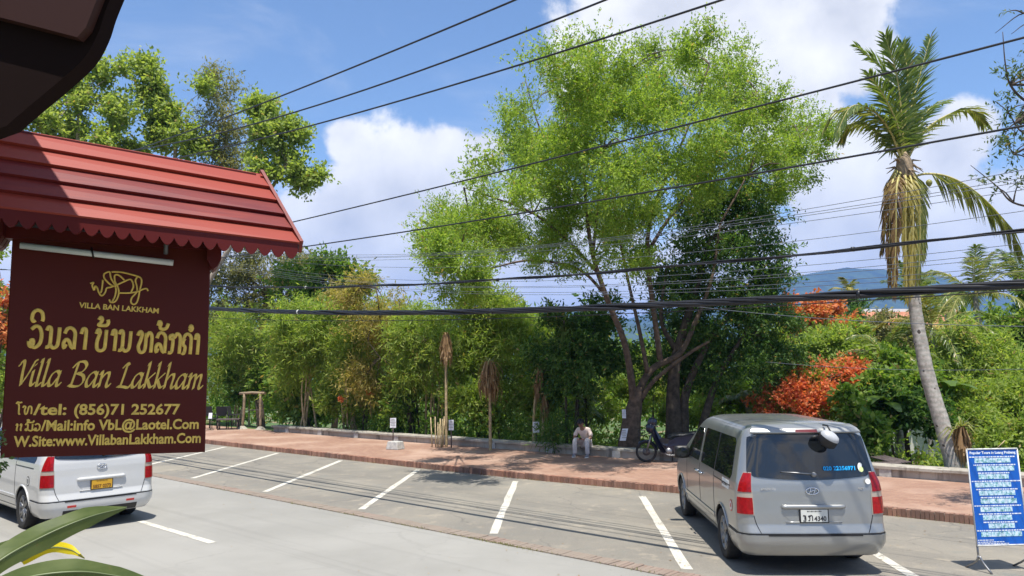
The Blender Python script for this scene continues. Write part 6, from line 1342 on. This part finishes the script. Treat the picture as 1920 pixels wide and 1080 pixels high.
for f, zt_, w in ((0, .72, .07), (.2, .79, .13), (.5, .80, .15), (.8, .84, .14), (1, .85, .08)): x = .58 + .84 * f; rows.append([(x, w * math.cos(a), zt_ - .07 + .07 * math.sin(a)) for a in np.linspace(0, math.pi, 9)])
mb.grid(rows); part('seat', mb, 'seat_black', bk)
for sg in (-1, 1):
    mb = MB(); mb.prism([(.50, .34), (.62, .58), (.80, .68), (1.34, .76), (1.46, .68), (1.22, .48), (.86, .30)], (1, 0, 0), (0, 0, 1), (0, .03, 0), (0, sg * .10 - .015, 0)); part('side_cover', mb, 'blue_bike', bk)
mb = MB(); mb.lathe([(0, -.12), (.09, -.12), (.10, -.08), (.10, .08), (.09, .12), (0, .12)], (.60, 0, .30), 'y', 16); mb.lathe([(.055, 0), (.075, .01), (.075, .03), (.055, .04), (.075, .05), (.075, .07), (.055, .08), (.07, .09), (.07, .12), (0, .13)], (.46, 0, .32), 'x', 14); part('engine', mb, 'dull_metal', bk)
mb = MB(); mb.tube(smoothline([(.46, -.08, .28), (.60, -.12, .20), (.86, -.13, .22), (1.0, -.14, .27), (1.42, -.15, .36)], 4), np.interp(np.linspace(0, 1, 17), [0, .5, .6, 1], [.018, .02, .045, .042]), 10); part('exhaust', mb, 'dull_metal', bk)
mb = MB(); mb.lathe([(0, -.10), (.05, -.09), (.085, -.03), (.09, .02), (.06, .06), (0, .07)], (.10, 0, .95), 'x', 16); hl = part('headlight', mb, 'blue_bike', bk); mb = MB(); mb.lathe([(0, -.012), (.06, -.006), (.075, .01)], (.035, 0, .95), 'x', 16); part('lens', mb, 'clear_lens', hl)
mb = MB(); mb.tube(smoothline([(.30, -.34, .99), (.22, -.24, 1.01), (.17, -.08, .98), (.17, .08, .98), (.22, .24, 1.01), (.30, .34, .99)], 4), .012, 7); hb = part('handlebar', mb, 'dull_metal', bk)
for sg in (-1, 1):
    mb = MB(); mb.tube([(.235, sg * .24, 1.01), (.31, sg * .35, .99)], .018, 8); part('grip', mb, 'rubber', hb)
    mb = MB(); mb.tube(smoothline([(.21, sg * .20, 1.01), (.19, sg * .24, 1.10), (.20, sg * .28, 1.17)], 3), .006, 5); mb.lathe([(0, -.012), (.05, -.008), (.052, .008), (0, .012)], (.20, sg * .29, 1.20), 'x', 14); part('mirror', mb, 'black_plastic', hb)
mb = MB()
for z in (.72, .79, .86): mb.tube([(-.03, -.13, z), (-.20, -.12, z + .01), (-.20, .12, z + .01), (-.03, .13, z), (-.03, -.13, z)], .006, 4)
for y in np.linspace(-.12, .12, 7): mb.tube([(-.20, y, .87), (-.20, y, .72), (-.03, y, .71)], .004, 4)
mb.tube([(-.03, 0, .74), (.13, 0, .78)], .012, 5); part('basket', mb, 'dark_metal', bk)
mb = MB(); mb.lathe([(0, .115), (.07, .105), (.12, .06), (.135, 0), (.125, -.07), (.10, -.10)], (0, 0, 0), 'z', 18); hm = single('helmet', mb, 'blue_bike', 'dark blue helmet resting on the handlebar of the motorbike', 'helmet'); bm_ = Matrix.Translation(bk.location) @ Matrix.Rotation(bk.rotation_euler.z, 4, 'Z'); hm.location = bm_ @ Vector((.16, 0, 1.0)); hm.rotation_euler = (.2, .3, 0)
mb = MB(); mb.lathe([(0, -.20), (.08, -.19), (.14, -.10), (.155, 0), (.14, .10), (.08, .19), (0, .20)], (0, 0, 0), 'y', 18); o = part('front_cowl', mb, 'blue_bike', bk); o.location = (.13, 0, .93); o.scale = (.85, .9, 1.0)
mb = MB(); mb.prism([(.30, .62), (.42, .34), (.62, .20), (.92, .24), (.98, .52), (.66, .62), (.46, .66)], (1, 0, 0), (0, 0, 1), (0, .20, 0), (0, -.10, 0)); part('under_cover', mb, 'seat_black', bk)
mb = MB(); mb.tube([(.70, .10, .22), (.72, .24, .01)], .012, 6); part('kickstand', mb, 'dark_metal', bk)
mb = MB(); mb.box((1.44, 0, .66), (.04, .12, .07)); part('tail_lamp', mb, 'red_lens', bk)

# ================================================================ SMALL THINGS ALONG THE WALL
def notice(label, px, py, w, h, Y, post=True, tilt=0.0):
    c = at(px, py, Y); k = Y / FPX; W_, H_ = w * k, h * k; root = thing('paper_notice', label, 'notice', tuple(c), .05, 'paper notices tied up along the wall'); n_ = 6
    mb = MB(); mb.grid([[(W_ * (i / 4 - .5) + tilt * (v - .5) * H_, .012 * math.sin(i * 1.2 + v * 3), H_ * (v - .5)) for i in range(5)] for v in np.linspace(0, 1, n_)]); sh = part('sheet', mb, 'paper', root)
    for j in range(5):
        mb = MB(); z = H_ * (.34 - .15 * j); l = W_ * (.32 + .06 * (j % 3)); mb.add([(-l, -.016, z), (l, -.016, z), (l, -.016, z + H_ * .045), (-l, -.016, z + H_ * .045)], [(0, 1, 2, 3)]); part('print_line', mb, 'dull_metal', sh)
    if post:
        b = terrain_h(c[0], Y) - c[2]; mb = MB(); mb.tube([(0, .03, b), (0, .025, H_ * .5)], .022, 7); part('stake', mb, 'grey_wood', root)
notice('paper notice on a stake above the white concrete block', 737, 793, 11, 18, 28.0)
notice('paper notice right of the bundle of bare stakes', 846, 797, 9, 19, 26.2)
notice('paper notice below the slim dry plant', 1005, 801, 12, 20, 25.2)
notice('small crumpled paper at the foot of the leaning trunk', 1170, 815, 11, 22, 22.9, False, .25)
notice('pale paper strip higher up on the trunk behind the motorbike', 1170, 776, 7, 16, 22.95, False)
# bundle of bare stakes
c = at(822, 800, 26.4); b0 = base_of(c[0], c[1]); root = thing('stake_bundle', 'bundle of bare upright stakes behind the wall left of the second notice', 'stakes', b0)
for i in range(9):
    x = rng.uniform(-.28, .28); mb = MB(); mb.tube([(x * .8, rng.uniform(-.1, .1), -.1), (x + rng.normal(0, .06), rng.uniform(-.1, .1), rng.uniform(.75, 1.25))], [.024, .018], 6); part('stake', mb, 'cane', root)
# white concrete block
p = at(743, 842, 26.0); mb = MB(); w, h = .25, .26
mb.hexa([(-w, -.2, 0), (w, -.2, 0), (w, .2, 0), (-w, .2, 0), (-w * .84, -.16, h), (w * .84, -.16, h), (w * .84, .16, h), (-w * .84, .16, h)]); blk = single('concrete_block', mb, 'concrete_white', 'small whitish concrete block alone on the red pavement', 'block'); blk.location = (-3.92, 25.95, PZ); blk.rotation_euler = (0, 0, -.55)
bv = blk.modifiers.new('bevel', 'BEVEL'); bv.width = .02; bv.segments = 2
# rough wooden gate frame
g0 = at(470, 806, 36.0); root = thing('gate_frame', 'rough timber frame of two posts and a crossbar at the far end of the wall', 'frame', (g0[0], 36.0, PZ), -.5)
for x, lean in ((-.55, .08), (.62, -.03)): mb = MB(); mb.tube(smoothline([(x, 0, 0), (x + lean, 0, .8), (x + lean * 1.2, 0, 1.62)], 3), [.075, .07, .065, .06, .06, .06, .06][:7] if False else .062, 8); part('post', mb, 'dry_wood', root)
mb = MB(); mb.tube([(-.75, 0, 1.62), (0, .02, 1.66), (.85, 0, 1.64)], .06, 8); part('crossbar', mb, 'dry_wood', root)
mb = MB(); mb.tube([(-.72, .05, .85), (.70, .05, .88)], .02, 6); part('rail', mb, 'grey_wood', root)
for x in (-.55, .62): mb = MB(); mb.lathe([(0, .16), (.10, .13), (.20, .05), (.26, 0)], (x, 0, 0), 'z', 9); part('stone_foot', mb, 'wall_concrete', root)
# black chairs and table
def chair(label, px, Y, rz):
    c = at(px, 803, Y); root = thing('chair', label, 'chair', (c[0], Y, PZ), rz, 'black chairs beyond the end of the wall')
    part('seat', MB().box((0, 0, .44), (.46, .44, .04)), 'dark_cloth', root); mb = MB(); mb.hexa([(-.23, .20, .60), (.23, .20, .60), (.23, .23, .60), (-.23, .23, .60), (-.24, .30, 1.04), (.24, .30, 1.04), (.24, .33, 1.04), (-.24, .33, 1.04)]); part('backrest', mb, 'dark_cloth', root)
    for sx in (-1, 1):
        for y, t in ((-.2, .44), (.21, .66)): mb = MB(); mb.tube([(sx * .21, y, 0), (sx * .21, y + (.02 if y > 0 else 0), t)], .018, 6); part('leg', mb, 'black_plastic', root)
        mb = MB(); mb.tube([(sx * .235, -.2, .44), (sx * .24, -.18, .64), (sx * .24, .22, .66)], .018, 6); part('armrest', mb, 'black_plastic', root)
chair('black chair right against the edge of the sign board', 395, 36.8, 2.9); chair('black chair left of the timber frame, facing the table', 416, 36.6, 3.4); chair('black chair turned sideways right at the timber frame post', 440, 36.4, 1.6)
t0 = at(428, 808, 36.0); root = thing('table', 'low dark table between the black chairs and the timber frame', 'table', (t0[0], 36.0, PZ), .2); part('tabletop', MB().box((0, 0, .46), (1.0, .6, .05)), 'grey_wood', root)
for sx in (-.42, .42):
    for sy in (-.24, .24): part('leg', MB().tube([(sx, sy, 0), (sx, sy, .44)], .03, 6), 'grey_wood', root)
mb = MB(); mb.box((0, 0, 0), (.16, .01, .26)); nt_ = single('card', mb, 'paper', 'white card standing in front of the chair next to the sign board', 'card'); c = at(397, 790, 35.9); nt_.location = (c[0], 35.7, PZ + .52)
nt_.rotation_euler = (-.2, 0, 0)
mb = MB(); mb.box((0, 0, 0), (.05, .05, .52)); 
root = thing('card_stand', 'thin black stand carrying the white card', 'stand', (nt_.location[0], 35.74, PZ)); part('pole', MB().box((0, .0, .27), (.03, .02, .54)), 'black_plastic', root); part('foot', MB().box((0, 0, .012), (.3, .2, .024)), 'black_plastic', root)
# planks and slatted rack behind the wall
c = at(1690, 862, 18.6); root = thing('slatted_rack', 'weathered dark slatted wooden rack leaning behind the wall, left of the coconut palm', 'rack', (c[0] - .02, 18.9, .36), .2); d_ = np.array([.32, -.55, -.04]); s_ = np.array([.42, .10, 0])
for f in np.linspace(0, 1, 5): mb = MB(); a = np.array([-.32, .42, .12]) + s_ * f; b = a + np.array([.26, -.62, -.10]) * 1.0; mb.tube([a, b], .026, 4); part('slat', mb, 'grey_wood', root)
for f in (.08, .5, .92): mb = MB(); a = np.array([-.32, .42, .095]) + np.array([.26, -.62, -.10]) * f; mb.tube([a, a + s_], .024, 4); part('crosspiece', mb, 'grey_wood', root)
for x in (-.22, .2): part('leg', MB().tube([(x, -.05, .0), (x, -.05, -.42)], .025, 5), 'grey_wood', root)
mb = MB(); a, b = at(1636, 870, 18.95), at(1690, 870, 18.6); mb.tube([a, b], .055, 4); pk = single('plank', mb, 'grey_wood', 'dark plank lying along the back of the wall beside the slatted rack', 'plank')
mb = MB(); mb.tube([at(1868, 842, 18), at(1884, 826, 18)], .012, 5); single('stick', mb, 'cane', 'bare stick poking up above the top of the blue tour board', 'stick')
# house with an orange roof across the gully
h0 = at(1690, 640, 70.0); gz = terrain_h(h0[0], 70); root = thing('house', 'house with an orange tiled roof and white ridge among the trees below the hill', 'house', (h0[0], 70.0, gz), .12)
zr = at(1690, 583, 70)[2] - gz; ze = at(1690, 612, 70)[2] - gz
part('wall', MB().box((0, 1.5, ze / 2), (5.0, 4.6, ze)), 'house_wall', root)
for sg in (-1, 1):
    mb = MB(); y1 = 1.5 + sg * 3.0; mb.hexa([(-3.0, 1.5, zr), (2.0, 1.5, zr), (3.4, y1, ze - .2), (-3.2, y1, ze - .2), (-3.0, 1.5, zr + .12), (2.0, 1.5, zr + .12), (3.4, y1, ze - .08), (-3.2, y1, ze - .08)]); part('roof', mb, 'roof_tile', root)
mb = MB(); mb.box((-.4, 1.5, zr + .16), (5.3, .34, .26)); mb.box((-3.05, 1.5, zr + .42), (.22, .2, .5)); part('ridge_cap', mb, 'white_ridge', root)
for x in (-1.6, 0, 1.6): fr_ = part('window', MB().box((x, -.82, ze - 1.3), (.9, .06, 1.1)), 'white_ridge', root); part('pane', MB().box((x, -.86, ze - 1.3), (.74, .02, .94)), 'tinted_glass', fr_)
h1 = at(1772, 590, 85); gz = terrain_h(h1[0], 85); root = thing('house', 'second orange roof just showing right of the leaning palm trunk', 'house', (h1[0], 85, gz), -.2); zr = h1[2] - gz + .6
part('wall', MB().box((0, 1.5, (zr - 1.2) / 2), (3.2, 3, zr - 1.2)), 'house_wall', root)
for sg in (-1, 1): mb = MB(); y1 = 1.5 + sg * 2.2; mb.hexa([(-1.9, 1.5, zr), (1.9, 1.5, zr), (2.1, y1, zr - 1.5), (-2.1, y1, zr - 1.5), (-1.9, 1.5, zr + .1), (1.9, 1.5, zr + .1), (2.1, y1, zr - 1.4), (-2.1, y1, zr - 1.4)]); part('roof', mb, 'roof_tile', root)

# ================================================================ FOREGROUND LEAVES
def big_leaf(root, mid, wid, mat, fold, label=None, Y=1.05):
    C = smoothline([at(px, py, yy) for px, py, yy in mid], 7); n_ = len(C); T = np.gradient(C, axis=0); T /= np.linalg.norm(T, axis=1)[:, None]
    W_ = np.interp(np.linspace(0, 1, n_), np.linspace(0, 1, len(wid)), wid); rows = []
    for i in range(n_):
        view = C[i] - CAMP; view /= np.linalg.norm(view); sd = np.cross(T[i], view); sd /= np.linalg.norm(sd) + 1e-9; nn = np.cross(sd, T[i])
        w = W_[i]; rows.append([C[i] + sd * w * a + nn * fold * abs(a) * w + np.array([0, 0, .0008 * math.sin(i * .5 + a * 2)]) for a in (-1, -.6, -.25, 0, .25, .6, 1)])
    mb = MB(); mb.grid(rows); lf = part('leaf', mb, mat, root, True, label)
    mb = MB(); mb.tube(C, np.linspace(.0018, .0005, n_), 5); part('midrib', mb, 'leaf_orchid_rib', lf); lf.children[0].data.transform(Matrix.Translation(-root.location)); return lf
plain('leaf_orchid_rib', (.14, .17, .07), .45)
fl = thing('leafy_plant', 'broad strap-leaved plant poking into the lower left corner, one leaf yellow', 'plant', (-.75, .95, 1.9))
big_leaf(fl, [(-110, 1150, 1.0), (-10, 1058, 1.03), (80, 1006, 1.08), (165, 970, 1.12), (238, 951, 1.18)], [.012, .015, .018, .015, .001], 'leaf_orchid', .35)
big_leaf(fl, [(-80, 1060, 1.12), (-10, 1038, 1.12), (50, 1018, 1.13), (110, 1006, 1.15)], [.012, .013, .009, .001], 'leaf_orchid', .3)
big_leaf(fl, [(40, 1052, 1.15), (90, 1028, 1.15), (130, 1030, 1.14), (158, 1047, 1.13)], [.006, .008, .006, .001], 'leaf_yellow', .3, 'yellow leaf')
big_leaf(fl, [(-60, 1130, .95), (40, 1086, .95), (140, 1072, .97), (220, 1080, 1.0), (310, 1100, 1.03)], [.010, .014, .015, .011, .001], 'leaf_orchid', .3)
mb = MB(); mb.tube(smoothline([at(-90, 1125, 1.0), at(-100, 1250, .98), at(-105, 1500, .96)], 4), .012, 7); part('stem', mb, 'cane', fl, True)
mb = MB(); s0 = at(-105, 1480, .96); mb.lathe([(0, 0), (.13, 0), (.18, .30), (.17, .32), (.15, .29), (0, .28)], s0 - np.array([0, 0, .25]), 'z', 20); part('pot', mb, 'dry_wood', fl, True)
plant('shrub', 'dark small-leaved shrub at the left edge in front of the sign board', 'shrub', [blob(-28, 815, 16, 40, 2.0), blob(-36, 760, 14, 40, 2.0), blob(-16, 868, 9, 18, 2.0), blob(-46, 850, 30, 60, 2.0)], 'leaf_near', 240, .035, 8, .016, .008, .2, 'bark_dark', .008, 30, tuple(at(-60, 900, 2.0)[:2]), [([at(-60, 1500, 2.0), at(-50, 1000, 2.0), at(-15, 820, 2.0)], .010, .003)], tight=.3, shell=.2)
